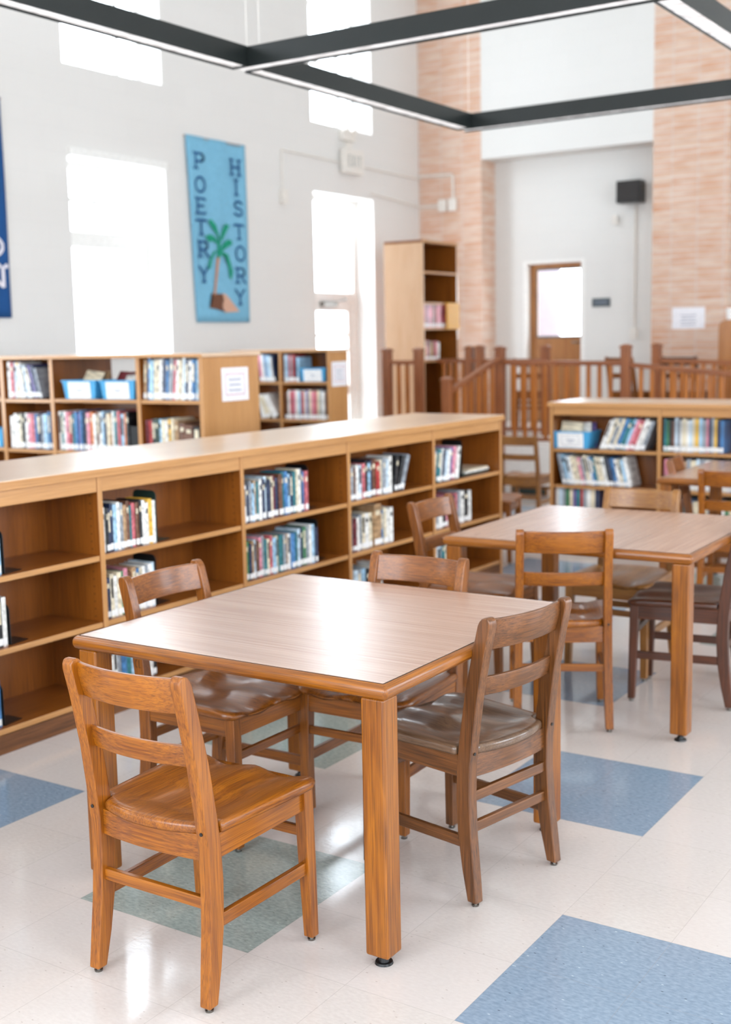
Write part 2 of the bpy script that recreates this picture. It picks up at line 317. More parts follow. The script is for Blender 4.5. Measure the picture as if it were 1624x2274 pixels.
def window(k, y0, y1, z0, z1, kind):
    xo = XW-.30
    w = struct(empty('window_%d' % k, (xo, (y0+y1)/2, z0))); hy = (y1-y0)/2; h = z1-z0
    bm = bmesh.new(); f = .035
    for k_, b in enumerate(((-hy, -hy+f, 0, h), (hy-f, hy, 0, h), (-hy, hy, h-.05, h), (-hy, hy, 0, f))): box(bm, -.03-k_*.001, .03+k_*.001, b[0], b[1], b[2], b[3])
    if kind == 'low':
        box(bm, -.036, .036, -hy, hy, h-.74, h-.60)
        box(bm, -.026, .026, hy-.14, hy-.03, 0, h-.65)
        box(bm, -.020, .020, -.080, -.034, h-.63, h); box(bm, -.022, .022, -hy, hy, h-.345, h-.305)
    if kind == 'high':
        box(bm, -.026, .026, hy-.31, hy-.26, 0, h); box(bm, -.02, .02, -hy, hy, .72, .76); box(bm, -.021, .021, -hy, hy, 1.35, 1.39)
    o = obj('window_frame', bm, 'white_frame', w, .004)
    bm = bmesh.new(); box(bm, -.004, .004, -hy+.02, hy-.02, .02, h-.02); obj('pane', bm, 'pane_glass', w, smooth=False)
    if kind == 'low':
        bm = bmesh.new(); box(bm, .0, .34, -hy, hy, -.02, .012); obj('window_sill', bm, 'white_frame', w, .004)
        bm = bmesh.new(); box(bm, .302, .335, -hy-.0, hy+.0, h+.002, h+.07); obj('head_trim', bm, 'white_frame', w, .003)
window(1, 7.65, 8.88, 1.46, 3.18, 'low'); window(2, 7.65, 8.88, 3.95, 5.7, 'high'); window(3, 11.28, 12.50, 3.95, 5.7, 'high')
window(4, 4.0, 5.24, .85, 3.18, 'low'); window(5, 4.0, 5.24, 3.95, 5.7, 'high'); window(6, .38, 1.6, .85, 3.18, 'low'); window(7, .38, 1.6, 3.95, 5.7, 'high')
# glazed outside door with a transom in the left wall
d = struct(empty('door_1', (XW-.28, 11.89, 0)))
bm = bmesh.new(); f = .045
for b in ((-.61, -.61+f, 0, 3.2), (.61-f-.05, .61, 0, 3.2), (-.61, .61, 3.15, 3.2), (-.61, .61, 2.02, 2.12)): box(bm, -.035-b[2]*.001-abs(b[0])*.002, .035+b[2]*.001+abs(b[1])*.002, *b)
obj('door_frame', bm, 'white_frame', d, .004)
bm = bmesh.new(); box(bm, -.004, .004, -.57, .53, 2.1, 3.16); obj('transom_pane', bm, 'pane_glass', d, smooth=False)
bm = bmesh.new()
for b in ((-.565, -.44, .01, 2.03), (.40, .51, .01, 2.03), (-.44, .40, 1.90, 2.03), (-.44, .40, .01, .28), (-.44, .40, 1.60, 1.64), (-.44, .40, .92, 1.02)): box(bm, -.022-abs(b[0])*.002, .022+abs(b[0])*.002, *b)
ds = obj('door_leaf', bm, 'white_frame', d, .003)
bm = bmesh.new(); box(bm, -.003, .003, -.44, .40, .28, 1.90); obj('pane', bm, 'pane_glass', ds, smooth=False)
bm = bmesh.new(); box(bm, .03, .09, -.18, .10, 1.95, 2.01); tube(bm, [(.06, .0, 2.0), (.2, .12, 2.03), (.04, .3, 2.06)], .008); obj('door_closer', bm, 'metal_glide', d, .002)
# wooden inner door in the recess
d = struct(empty('door_2', (-6.33, 14.05, .5)))
bm = bmesh.new()
for b in ((-.41, -.36, 0, 1.94), (.36, .41, 0, 1.94), (-.41, .41, 1.94, 1.98)): box(bm, b[0], b[1], -.10, .06, b[2], b[3])
obj('door_frame', bm, 'white_frame', d, .003)
bm = bmesh.new()
for b in ((-.36, -.26, 0, 1.94), (.325, .36, 0, 1.94), (-.26, .325, 1.87, 1.94), (-.26, .325, 0, 1.05)): box(bm, b[0], b[1], .0, .045, b[2], b[3])
dl = obj('door_leaf', bm, 'door_wood', d, .002)
bm = bmesh.new(); box(bm, -.26, .325, .018, .026, 1.05, 1.87); obj('pane', bm, 'pane_glass', dl, smooth=False)
bm = bmesh.new()
for b in ((-.27, -.25, 1.04, 1.88), (.315, .335, 1.04, 1.88), (-.27, .335, 1.86, 1.885), (-.27, .335, 1.035, 1.06)): box(bm, b[0], b[1], -.006, .0, b[2], b[3])
obj('pane_trim', bm, 'sign_dark', dl, .001)
bm = bmesh.new(); tube(bm, [(.30, -.01, .98), (.30, -.05, .98), (.22, -.05, .98)], .01); obj('door_handle', bm, 'metal_glide', dl, smooth=False)
# raised platform at the back, with steps and a ramp
YP, ZP = 10.9, .50
bm = bmesh.new(); box(bm, XW, 4.5, YP+1.2, 15.5, 0, ZP); box(bm, XW, -5.4, YP, YP+1.2, 0, ZP); box(bm, -5.4, -4.2, YP+.0, YP+1.2, 0, ZP)
V = [(-4.2, YP, 0), (1.5, YP, 0), (-4.2, YP, ZP), (-4.2, YP+1.2, 0), (1.5, YP+1.2, 0), (-4.2, YP+1.2, ZP)]
vv = [bm.verts.new(p) for p in V]
for f in ((0, 1, 2), (3, 5, 4), (2, 1, 4, 5), (0, 2, 5, 3), (0, 3, 4, 1)): bm.faces.new([vv[i] for i in f])
struct(obj('floor_platform', bm, 'platform_white', smooth=False))
bm = bmesh.new()
for i in range(2): box(bm, -6.43, -5.56, YP-.6+.3*i, YP, 0, ZP/3*(i+1))
struct(obj('floor_steps', bm, 'platform_floor', smooth=False))

# daylight comes in through the openings: portals only guide the sky's own light
def portal(loc, rot, sx, sy):
    l = bpy.data.lights.new('sky_portal', 'AREA'); l.shape = 'RECTANGLE'; l.size = sx; l.size_y = sy; l.cycles.is_portal = True
    o = bpy.data.objects.new('sky_portal', l); COL.objects.link(o); o.location = loc; o.rotation_euler = rot
for a, b_, c, e in LW: portal((XW-.38, (a+b_)/2, (c+e)/2), (0, R(-90), 0), e-c, b_-a)
for a, b_, c, e in RW: portal((4.82, (a+b_)/2, (c+e)/2), (0, R(90), 0), e-c, b_-a)
for a, b_, c, e in FW: portal(((a+b_)/2, -3.32, (c+e)/2), (R(90), 0, 0), b_-a, e-c)

# ------------------------------------------------------------------ tables
def make_table(name, x, y, rz, grain, label):
    t = tag(empty(name, (x, y, 0), rz), label, 'table', 'square library tables')
    hs, lam, z0, z1 = .535, .517, .700, .740
    bm = bmesh.new()
    prof = [(lam, z1-.001), (lam+.006, z1-.0012), (hs-.004, z1-.007), (hs, z1-.014), (hs, z0+.014), (hs-.004, z0+.005), (hs-.014, z0), (lam-.06, z0)]
    for k in range(4):
        c, s = math.cos(k*math.pi/2), math.sin(k*math.pi/2); L = []
        for sg in (-1, 1):
            l = []
            for r_, z in prof:
                q = r_ - (.012*max(0, (r_-lam)/(hs-lam)))
                px, py = r_, sg*q if r_ > lam else sg*r_
                l.append((c*px-s*py, s*px+c*py, z))
            L.append(l)
        V = [[bm.verts.new(p) for p in l] for l in L]
        for i in range(len(prof)-1): bm.faces.new((V[0][i], V[0][i+1], V[1][i+1], V[1][i])).material_index = k % 2
    # rounded corners
    for k in range(4):
        c, s = math.cos(k*math.pi/2), math.sin(k*math.pi/2); n = 4; V = []
        for j in range(n+1):
            a = j/n*math.pi/2; l = []
            for r_, z in prof:
                e = .012*max(0, (r_-lam)/(hs-lam)); cx = r_-e
                px, py = cx+e*math.cos(a), cx+e*math.sin(a)
                l.append(bm.verts.new((c*px-s*py, s*px+c*py, z)))
            V.append(l)
        for a_, b_ in zip(V, V[1:]):
            for i in range(len(prof)-1):
                if (a_[i].co-b_[i].co).length < 1e-6 and (a_[i+1].co-b_[i+1].co).length < 1e-6: continue
                try: bm.faces.new((a_[i], a_[i+1], b_[i+1], b_[i])).material_index = k % 2
                except ValueError: pass
    bmesh.ops.remove_doubles(bm, verts=bm.verts[:], dist=1e-5)
    o = obj('edge_band', bm, ['table_edge_Y', 'table_edge_X'], t, smooth=False)
    for p in o.data.polygons: p.use_smooth = True
    bm = bmesh.new(); box(bm, -lam+.002, lam-.002, -lam+.002, lam-.002, z0+.002, z1); obj('tabletop', bm, 'laminate_'+grain, t, .001)
    bm = bmesh.new()
    for a in (0, 1):
        for sg in (-1, 1):
            b = (sg*(lam+.0007)-.0007, sg*(lam+.0007)+.0007, -lam, lam)
            box(bm, *(b if a == 0 else (b[2], b[3], b[0], b[1])), z1-.004, z1-.0002)
    obj('seam_line', bm, 'screw_dark', t, smooth=False)
    for sx in (-1, 1):
        for sy in (-1, 1):
            bm = bmesh.new(); cx, cy, w = sx*.486, sy*.489, .034
            box(bm, cx-w, cx+w, cy-w, cy+w, .028, z0)
            lg = obj('leg', bm, 'table_edge_Z', t, .007, 3); lg['label'] = 'square oak leg'
            bm = bmesh.new(); cyl(bm, (cx, cy, 0), .024, .006, r2=.022, n=24); cyl(bm, (cx, cy, .006), .014, .010, r2=.012); cyl(bm, (cx, cy, .016), .008, .014)
            lv = obj('leveling_foot', bm, 'black_plastic', lg, smooth=False); lv['label'] = 'black screw foot'
    return t
make_table('reading_table', -2.055, 2.925, 0, 'X', 'nearest square oak table with pinkish laminate top, whole in the foreground')
make_table('reading_table', -1.985, 4.950, R(1), 'Y', 'second square oak table behind the nearest one, beside the long bookcase')
make_table('reading_table', -1.900, 7.320, R(1), 'Y', 'farthest square oak table, cut by the right edge before the right-hand bookcase')

# ------------------------------------------------------------------ chairs
def interp(tab, z):
    for (z0, *a), (z1, *b) in zip(tab, tab[1:]):
        if z <= z1:
            k = max(0, (z-z0)/(z1-z0)); return [p+(q-p)*k for p, q in zip(a, b)]
    return tab[-1][1:]
POST = [(.012, -.212, -.180, .032, .182), (.10, -.203, -.160, .033, .180), (.20, -.192, -.144, .034, .178), (.31, -.186, -.137, .034, .176), (.40, -.188, -.141, .034, .175), (.47, -.196, -.148, .033, .174), (.60, -.214, -.167, .032, .172), (.73, -.240, -.196, .032, .171), (.80, -.257, -.214, .032, .171)]
# z, back y, front y, width, |x| centre
def post_bm(sx):
    bm = bmesh.new(); L = []
    for z, yb, yf, w, cx in POST:
        L.append([(sx*cx-w/2, yb, z), (sx*cx+w/2, yb, z), (sx*cx+w/2, yf, z), (sx*cx-w/2, yf, z)])
    yb, yf = POST[-1][1:3]; cx, w = POST[-1][4], POST[-1][3]; c = (yb+yf)/2; h = (yf-yb)/2
    for dz, k in ((.012, .86), (.020, .58), (.024, .22)):
        cc = c-.006*dz/.024
        L.append([(sx*cx-w/2*.97, cc-h*k, .80+dz), (sx*cx+w/2*.97, cc-h*k, .80+dz), (sx*cx+w/2*.97, cc+h*k, .80+dz), (sx*cx-w/2*.97, cc+h*k, .80+dz)])
    loops(bm, L); return bm
def slat_bm(z0, z1, bow, th=.017):
    bm = bmesh.new(); L = []; n = 12
    for i in range(n+1):
        u = -1+2*i/n; x = u*.162; zs = (z0, z0+.3*(z1-z0), z0+.7*(z1-z0), z1); l = []
        for side in (1, -1):
            for z in (zs if side == 1 else zs[::-1]):
                yb, yf, w, cx = interp(POST, z); y = (yb+yf)/2+.006-bow*(1-u*u)
                e = .72 if z in (z0, z1) else 1
                l.append((x, y+side*th/2*e, z))
        L.append(l)
    loops(bm, L); return bm
def seat_bm():
    bm = bmesh.new(); nu, nv = 32, 28
    def top(x, y):
        k = 1/(1+math.exp(-(y+.165)/.014)); a = abs(x)
        thigh = math.exp(-((a-.092)/.062)**2); rear = math.exp(-(x/.15)**4)*math.exp(-((y+.045)/.085)**4)
        edge = 1/(1+math.exp((a-.168)/.010))
        return .452-k*edge*(.017*thigh*(.35+.65*min(1, max(0, (y+.12)/.3)))+.012*rear) - .006*max(0, (y-.17)/.05)
    def xy(i, j):
        u = -1+2*i/nu; v = j/nv; a = abs(u)
        y0 = -.176-.030*(1-(u/.76)**2) if a <= .77 else -.139
        y1 = .232+.004*(1-u*u)
        if a > .84: q = (a-.84)/.16; y1 -= .036*(1-math.sqrt(max(0, 1-q*q)))
        y = y0+(y1-y0)*v
        w = .196+.020*min(1, max(0, (y+.14)/.30)) if y > -.139 else .196
        return u*w, y
    T = [[None]*(nv+1) for _ in range(nu+1)]; M_ = [[None]*(nv+1) for _ in range(nu+1)]; B = [[None]*(nv+1) for _ in range(nu+1)]
    for i in range(nu+1):
        for j in range(nv+1):
            x, y = xy(i, j); e = i in (0, nu) or j in (0, nv)
            z = top(x, y); cx, cy = (x*.985, y*.985 if y > 0 else y+.003) if e else (x, y)
            T[i][j] = bm.verts.new((cx, cy, z-(.002 if e else 0))); B[i][j] = bm.verts.new((cx, cy, .424)) if e or True else None
    for i in range(nu):
        for j in range(nv):
            bm.faces.new((T[i][j], T[i+1][j], T[i+1][j+1], T[i][j+1])); bm.faces.new((B[i][j], B[i][j+1], B[i+1][j+1], B[i+1][j]))
    ring = [(i, 0) for i in range(nu)]+[(nu, j) for j in range(nv)]+[(i, nv) for i in range(nu, 0, -1)]+[(0, j) for j in range(nv, 0, -1)]
    mids = {}
    for (i, j) in ring:
        x, y = xy(i, j); mids[i, j] = (bm.verts.new((x*1.006, y, T[i][j].co.z-.007)), bm.verts.new((x*1.006, y, .431)))
    for a, b in zip(ring, ring[1:]+ring[:1]):
        bm.faces.new((T[a[0]][a[1]], T[b[0]][b[1]], mids[b][0], mids[a][0])); bm.faces.new((mids[a][0], mids[b][0], mids[b][1], mids[a][1])); bm.faces.new((mids[a][1], mids[b][1], B[b[0]][b[1]], B[a[0]][a[1]]))
    return bm
def make_chair(name, stretchers):
    c = empty(name, (0, 0, 0))
    def part(n, bm, ax, bev=.0035, seg=3): return obj(n, bm, 'chair_honey_'+ax, c, bev, seg)
    s = part('seat', seat_bm(), 'Y', 0)
    for p in s.data.polygons: p.use_smooth = True
    for sx in (-1, 1):
        p = part('back_post', post_bm(sx), 'Z', .006)
        bm = bmesh.new(); cyl(bm, (sx*.176, -.1945, .435), .0045, .004, axis=1, n=12); q = obj('screw_plug', bm, 'screw_dark', p, smooth=False)
        bm = bmesh.new(); cyl(bm, (sx*.182, -.196, 0), .010, .005, r2=.011); cyl(bm, (sx*.182, -.196, .005), .006, .009); obj('glide', bm, 'metal_glide', p, smooth=False)
        bm = bmesh.new(); L = []
        for z, w, cx, cy in ((.012, .0145, .187, .212), (.20, .0170, .184, .207), (.425, .0185, .180, .202)):
            L.append([(sx*cx-w, cy-w, z), (sx*cx+w, cy-w, z), (sx*cx+w, cy+w, z), (sx*cx-w, cy+w, z)])
        loops(bm, L); f = part('front_leg', bm, 'Z', .003)
        bm = bmesh.new(); cyl(bm, (sx*.187, .212, 0), .010, .005, r2=.011); cyl(bm, (sx*.187, .212, .005), .006, .009); obj('glide', bm, 'metal_glide', f, smooth=False)
        bm = bmesh.new(); L = []
        for y in (-.15, .19): L.append([(sx*.166, y, .362), (sx*.188, y, .362), (sx*.188, y, .425), (sx*.166, y, .425)])
        loops(bm, L); part('side_apron', bm, 'Y', .002)
    part('top_slat', slat_bm(.727, .815, .026), 'X', 0).data.polygons.foreach_set('use_smooth', [True]*(13*8-8+2) if False else [True]*len(c.children[-1].data.polygons))
    part('lower_slat', slat_bm(.592, .648, .024), 'X', 0).data.polygons.foreach_set('use_smooth', [True]*len(c.children[-1].data.polygons))
    for o in c.children:
        if 'slat' in o.name:
            md = o.modifiers.new('bevel', 'BEVEL'); md.width = .003; md.segments = 2; md.limit_method = 'ANGLE'; md.angle_limit = R(35); md.harden_normals = True
    bm = bmesh.new(); box(bm, -.165, .165, .196, .216, .364, .425); part('front_apron', bm, 'X', .002)
    bm = bmesh.new(); L = []
    for i in range(9):
        u = -1+i/4; x = u*.162; y = -.165-.014*(1-u*u); L.append([(x, y-.010, .360), (x, y+.010, .360), (x, y+.010, .425), (x, y-.010, .425)])
    loops(bm, L); part('rear_apron', bm, 'X', .002)
    st, sf, sides = stretchers
    for z in st: bm = bmesh.new(); box(bm, -.162, .162, -.178, -.162, z-.015, z+.015); part('stretcher', bm, 'X', .003)
    for z in sf: bm = bmesh.new(); box(bm, -.172, .172, .199, .213, z-.014, z+.014); part('stretcher', bm, 'X', .003)
    for z in sides:
        for sx in (-1, 1):
            bm = bmesh.new(); L = []
            for y, x in ((-.155, .178), (.200, .184)): L.append([(sx*x-.008, y, z-.017), (sx*x+.008, y, z-.017), (sx*x+.008, y, z+.017), (sx*x-.008, y, z+.017)])
            loops(bm, L); part('stretcher', bm, 'Y', .003)
    return c
def retone(o, tone):
    if o.type == 'MESH':
        for s in o.material_slots:
            if s.material and s.material.name.startswith('chair_'):
                ax = s.material.name[-1]; s.link = 'OBJECT'; s.material = MATS['chair_%s_%s' % (tone, ax)]
    for ch in o.children: retone(ch, tone)
chairA = make_chair('library_chair', ((.255,), (.30,), (.205,)))
chairB = make_chair('library_chair', ((.215, .305), (.30,), (.175,)))
used = set()
def place_chair(proto, x, y, deg, tone, label, group, z=0, sc=1):
    c = proto if proto not in used else copy_tree(proto)
    if proto not in used: used.add(proto); PROTO[id(proto)] = c
    c.location = (x, y, z); c.rotation_euler = (0, 0, R(deg)); c.scale = (sc,)*3
    tag(c, label, 'chair', group); retone(c, tone); return c
PROTO = {}
G1, G2, G3 = 'chairs around the nearest table', 'chairs around the second table', 'chairs around the farthest table'
c1 = place_chair(chairA, -1.985, 2.228, 0, 'honey', 'honey oak chair in the left foreground, its back to us, glossy golden seat', G1)
c4 = place_chair(chairB, -1.672, 3.050, 78, 'brown', 'greyish brown worn chair at the right side of the nearest table, turned left', G1)
c2 = place_chair(chairB, -2.530, 2.972, -91, 'amber', 'oak chair between the nearest table and the long bookcase, backrest above left table edge', G1)
c3 = place_chair(chairA, -2.120, 3.335, 181, 'amber', 'oak chair at the far side of the nearest table, only its top slat shows', G1)
place_chair(chairA, -2.020, 4.520, 28, 'honey', 'golden oak chair at the near side of the second table, back to us', G2)
place_chair(chairA, -2.610, 4.900, -90, 'amber', 'oak chair between second table and the long bookcase', G2)
place_chair(chairA, -2.090, 5.400, 180, 'pale', 'pale oak chair at the far side of the second table, facing us', G2)
place_chair(chairA, -1.662, 5.090, 98.6, 'dark', 'dark reddish chair at the right side of the second table, behind its leg', G2)
place_chair(chairA, -1.960, 6.820, 8, 'honey', 'blurred oak chair at the near side of the farthest table, back to us', G3)
place_chair(chairA, -2.215, 7.190, -80, 'amber', 'blurred oak chair at the left side of the farthest table, small backrest before books', G3)
place_chair(chairA, -1.900, 7.760, 180, 'amber', 'blurred oak chair at the far side of the farthest table, mostly hidden', G3)
for ch in c4.children:
    if ch.name.startswith('seat'): ch.material_slots[0].material = MATS['chair_worn_Y']; ch['label'] = 'worn greyish seat'
# letters inked on the outside of a back post
bm = bmesh.new()
for pts in (((.006, .012), (.0, .010), (-.002, 0), (.0, -.010), (.006, -.012)), ((.014, .013), (.014, -.012), (.021, -.012))):
    for (a, b), (c_, d_) in zip(pts, pts[1:]):
        v = Vector((c_-a, d_-b)); n = Vector((-v.y, v.x)).normalized()*.0014; X = .1730+.0163; y0 = -.192; z0 = .545
        poly(bm, [(X, y0+a+n.x, z0+b+n.y), (X, y0+a-n.x, z0+b-n.y), (X, y0+c_-n.x, z0+d_-n.y), (X, y0+c_+n.x, z0+d_+n.y)])
o = obj('post_letters', bm, 'screw_dark', c2, smooth=False); o['label'] = 'CL inked on the back post'

# ------------------------------------------------------------------ bookcases
def front_box(bm, x0, x1, y0, y1, z0, z1, side=0):
    box(bm, x0, x1, y0, y1, z0, z1)
    bm.faces.ensure_lookup_table()
    for f in bm.faces:
        ys = [v.co.y for v in f.verts]
        if max(ys)-min(ys) < 1e-6 and (abs(ys[0]-y0) < 1e-6 or y1-y0 > .5): f.material_index = 1
        xs = [v.co.x for v in f.verts]
        if side and max(xs)-min(xs) < 1e-6 and abs(xs[0]-(x0 if side < 0 else x1)) < 1e-6: f.material_index = 1
def bookcase(name, loc, rz, xs, depth, height, levels, label, cat='bookcase', group='oak bookcases', th=.028, over=.012, kick=.075, top_mat='shelf_top', apron=.062, back=None, holes=False, skip_back=(), top_th=.036, levels_by_bay=None, endpanels=None, edge='shelf_edge_Z', double=True):
    """xs: divider centres, left to right as seen from the front (front at y=0, depth towards +y)"""
    b = tag(empty(name, loc, rz), label, cat, group)
    zt = height-top_th
    bm = bmesh.new(); box(bm, xs[0]-th/2-over, xs[-1]+th/2+over, -over, depth+over, zt, height); obj('top', bm, top_mat, b, .004)
    bm = bmesh.new(); box(bm, xs[0]-th/2-over-.0015, xs[-1]+th/2+over+.0015, -over-.0035, -over, zt, height-.003); obj('front_edge', bm, 'shelf_edge_X', b, .0015)
    back = depth/2 if back is None else back
    for i, x in enumerate(xs):
        bm = bmesh.new(); front_box(bm, x-th/2, x+th/2, 0, depth, 0, zt-.0005, -1 if i == 0 else (1 if i == len(xs)-1 else 0)); obj('side_panel' if i in (0, len(xs)-1) else 'divider', bm, ['shelf_Z_drilled' if holes else 'shelf_Z', edge], b, .002)
    for i, (x0, x1) in enumerate(zip(xs, xs[1:])):
        a, c = x0+th/2+.0005, x1-th/2-.0005; lv = (levels_by_bay or {}).get(i, levels)
        for z in lv:
            bm = bmesh.new(); front_box(bm, a, c, .004, back-.008 if i not in skip_back else depth-.01, z-.024, z); obj('shelf', bm, ['shelf_X', 'shelf_edge_X'], b, .003)
        if double and i not in skip_back:
            for z in lv:
                bm = bmesh.new(); box(bm, a, c, back+.008, depth-.004, z-.024, z); obj('shelf', bm, 'shelf_X', b, .003)
        if i not in skip_back:
            bm = bmesh.new(); box(bm, a, c, back-.0075, back+.0075, kick, zt-.001); obj('back_panel', bm, 'shelf_Z', b, .001)
        else:
            z = lv[-1]; bm = bmesh.new(); box(bm, a, c, back-.0075, back+.0075, kick, z-.025); obj('back_panel', bm, 'shelf_Z', b, .001)
        if apron:
            bm = bmesh.new(); box(bm, a, c, .002, .022, zt-apron, zt-.001); obj('top_rail', bm, 'shelf_edge_X', b, .002)
        bm = bmesh.new(); box(bm, a, c, .002, .022, 0, kick); obj('kick_board', bm, 'kick_wood', b, .002)
        if double:
            bm = bmesh.new(); box(bm, a, c, depth-.022, depth-.002, 0, kick); obj('kick_board', bm, 'kick_wood', b, .002)
    return b
A0 = Vector((-3.674, 3.395, 0)); ED = (Vector((-3.613, 7.156, 0))-A0).normalized(); ND = Vector((-ED.y, ED.x, 0))
ARZ = math.atan2(ED.y, ED.x)
near_xs = [-2.40, -1.58, -.70, .197, 1.115, 2.005, 2.895, 3.748]
bookcase('long_bookcase', A0, ARZ, near_xs, .66, 1.060, [.100, .412, .695], 'long low oak bookcase running behind the tables, smooth light top and open bays', holes=True, kick=.074)
bookcase('low_bookcase', (-3.872, 8.50, 0), 0, [0, .845, 1.70, 2.55], .60, 1.068, [.13, .442, .716], 'low oak bookcase at right behind the tables, filled with leaning picture books', kick=.10)
bookcase('tall_bookcase', (-6.382, 5.842, 0), 0, [-2.05, -1.55, -1.01, -.50, 0, .806, 1.340], .565, 1.500, [.14, .50, .853, 1.205], 'shoulder-high oak bookcase behind the long one, with blue bins and paper on its end', skip_back=(4,), levels_by_bay={3: [.14, .50, .85, 1.20]}, apron=0, th=.034, top_th=.024)
bookcase('tall_bookcase', (-7.227, 9.20, 0), 0, [-.28, .268, .820], .30, 1.485, [.13, .50, .835, 1.185], 'blurred oak bookcase farther back before the glazed door, one blue bin', apron=0, th=.03, back=.29, double=False, top_th=.024)
# slim tall bookcase on the platform: opens towards +x
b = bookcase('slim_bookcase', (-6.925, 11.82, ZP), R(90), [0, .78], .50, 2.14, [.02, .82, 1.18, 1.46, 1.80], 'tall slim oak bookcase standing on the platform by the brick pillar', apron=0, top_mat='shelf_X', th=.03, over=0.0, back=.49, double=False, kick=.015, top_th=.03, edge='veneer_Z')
bm = bmesh.new(); box(bm, .50, .79, -.02, .0, 1.16, 1.46); q = obj('shelf_end_board', bm, 'yellow_panel', b, .002); q['label'] = 'yellow board beside the shelf'

# ------------------------------------------------------------------ books (unit size: thickness x, depth y, height z; spine at y=0)
def book_mesh(kind):
    bm = bmesh.new(); n = 5; sp = []
    for i in range(n+1):
        u = -1+2*i/n; sp.append((u*.5, -.012*(1-u*u)+.004))
    inner = [(.36, .035), (-.36, .035)]
    ring = sp+[(.5, 1), (.38, 1)]+inner+[(-.38, 1), (-.5, 1)]
    zs = [0, .02, .70, .74, .86, .98, 1] if kind == 1 else [0, .02, .30, .45, .90, .98, 1]
    V = [[bm.verts.new((x, y, z)) for x, y in ring] for z in zs]; m = len(ring)
    for k in range(len(zs)-1):
        for i in range(m):
            f = bm.faces.new((V[k][i], V[k][(i+1) % m], V[k+1][(i+1) % m], V[k+1][i]))
            if kind and i < n and ((kind == 1 and k == 3) or (kind == 2 and k == 3)) and 0 < i < n-1: f.material_index = 1
            if kind == 2 and not (0 < i < n-1) and f.material_index: f.material_index = 0
    for V_, rev in ((V[0], True), (V[-1], False)):
        # caps as strips: spine fan and two boards
        def q(idx): 
            try: bm.faces.new([V_[i] for i in (idx[::-1] if rev else idx)])
            except ValueError: pass
        q(list(range(n+1))+[n+3, n+4]); q([n, n+1, n+2, n+3]); q([0, n+4, n+5, n+6])
    bmesh.ops.recalc_face_normals(bm, faces=bm.faces[:])
    me = bpy.data.meshes.new('book'); bm.to_mesh(me); bm.free(); me.materials.append(MATS['cover_white']); me.materials.append(MATS['cover_white']); return me
BM_ = [book_mesh(k) for k in (0, 1, 2)]
bm = bmesh.new(); box(bm, -.37, .37, .036, .975, .018, .982); PG = bpy.data.meshes.new('pages'); bmesh.ops.recalc_face_normals(bm, faces=bm.faces[:]); bm.to_mesh(PG); bm.free(); PG.materials.append(MATS['pages'])
bm = bmesh.new(); L = []
for z in (.035, .17): L.append([(-.47, .0005, z), (-.2, -.0125, z), (.2, -.0125, z), (.47, .0005, z), (.47, .02, z), (-.47, .02, z)])
loops(bm, L); LB = bpy.data.meshes.new('spine_label'); bmesh.ops.recalc_face_normals(bm, faces=bm.faces[:]); bm.to_mesh(LB); bm.free(); LB.materials.append(MATS['label_white'])
NAMEC = dict(paleblue='pale blue', lightblue='light blue', darkgreen='dark green', navy='navy blue', rose='rose red')
ORD = ['first', 'second', 'third', 'fourth', 'fifth', 'sixth', 'seventh', 'eighth', 'ninth', 'tenth', 'eleventh', 'twelfth', 'thirteenth', 'fourteenth', 'fifteenth', 'sixteenth', 'seventeenth', 'eighteenth', 'nineteenth', 'twentieth', 'twenty-first', 'twenty-second', 'twenty-third', 'twenty-fourth', 'twenty-fifth', 'twenty-sixth', 'twenty-seventh', 'twenty-eighth']
def book(loc, t, dp, h, color, label, group, rz=0, lean=0, tilt=0, sticker=True, kind=None, name='book'):
    o = bpy.data.objects.new(name, BM_[rnd.choice((0, 0, 1, 1, 2)) if kind is None else kind]); COL.objects.link(o)
    o.material_slots[0].link = 'OBJECT'; o.material_slots[0].material = MATS['cover_'+color]
    o.material_slots[1].link = 'OBJECT'; o.material_slots[1].material = MATS['cover_'+('black' if color in ('white', 'cream', 'yellow', 'paleblue', 'lightblue') else 'cream')]
    o.location = loc; o.rotation_mode = 'XYZ'
    m = Matrix.Rotation(rz, 4, 'Z') @ Matrix.Rotation(tilt, 4, 'X') @ Matrix.Rotation(lean, 4, 'Y')
    o.rotation_euler = m.to_euler(); o.scale = (t, dp, h)
    tag(o, label, 'book', group)
    p = bpy.data.objects.new('pages', PG); COL.objects.link(p); p.parent = o
    if sticker:
        s = bpy.data.objects.new('spine_label', LB); COL.objects.link(s); s.parent = o; s['label'] = 'white library label'
    return o
def row(org, e, s0, s1, z, colors, h, dp, where, group, front=.02, lean=None, jit=.012, sticker=True, wj=.25):
    """a row of books from s0 to s1 along E; h = (first, last) heights; lean = degrees or list"""
    e = Vector(e); nrm = Vector((-e.y, e.x, 0)); rz = math.atan2(e.y, e.x); n = len(colors)
    ws = [1+rnd.uniform(-wj, wj) for _ in colors]; tot = sum(ws)
    s = s0
    for i, (c, w) in enumerate(zip(colors, ws)):
        slot = (s1-s0)*w/tot; ln = R((lean[i] if isinstance(lean, (list, tuple)) else (lean or 0)))
        t = slot*math.cos(ln)*.955; hh = h[0]+(h[1]-h[0])*i/max(1, n-1)+rnd.uniform(-jit, jit)
        f = front+rnd.uniform(-.004, .006)
        # base centre; lowest corner on the shelf
        bx = s+slot/2; bz = z+abs(math.sin(ln))*t/2+.0006
        P = Vector(org)+e*bx+nrm*f; P.z = bz+(Vector(org).z)
        lab = '%s book, %s from the left, %s' % (NAMEC.get(c, c), ORD[i], where)
        book(P, t, dp+rnd.uniform(-.008, .008), hh, c, lab, group, rz, ln, 0, sticker)
        s += slot
MASS = []
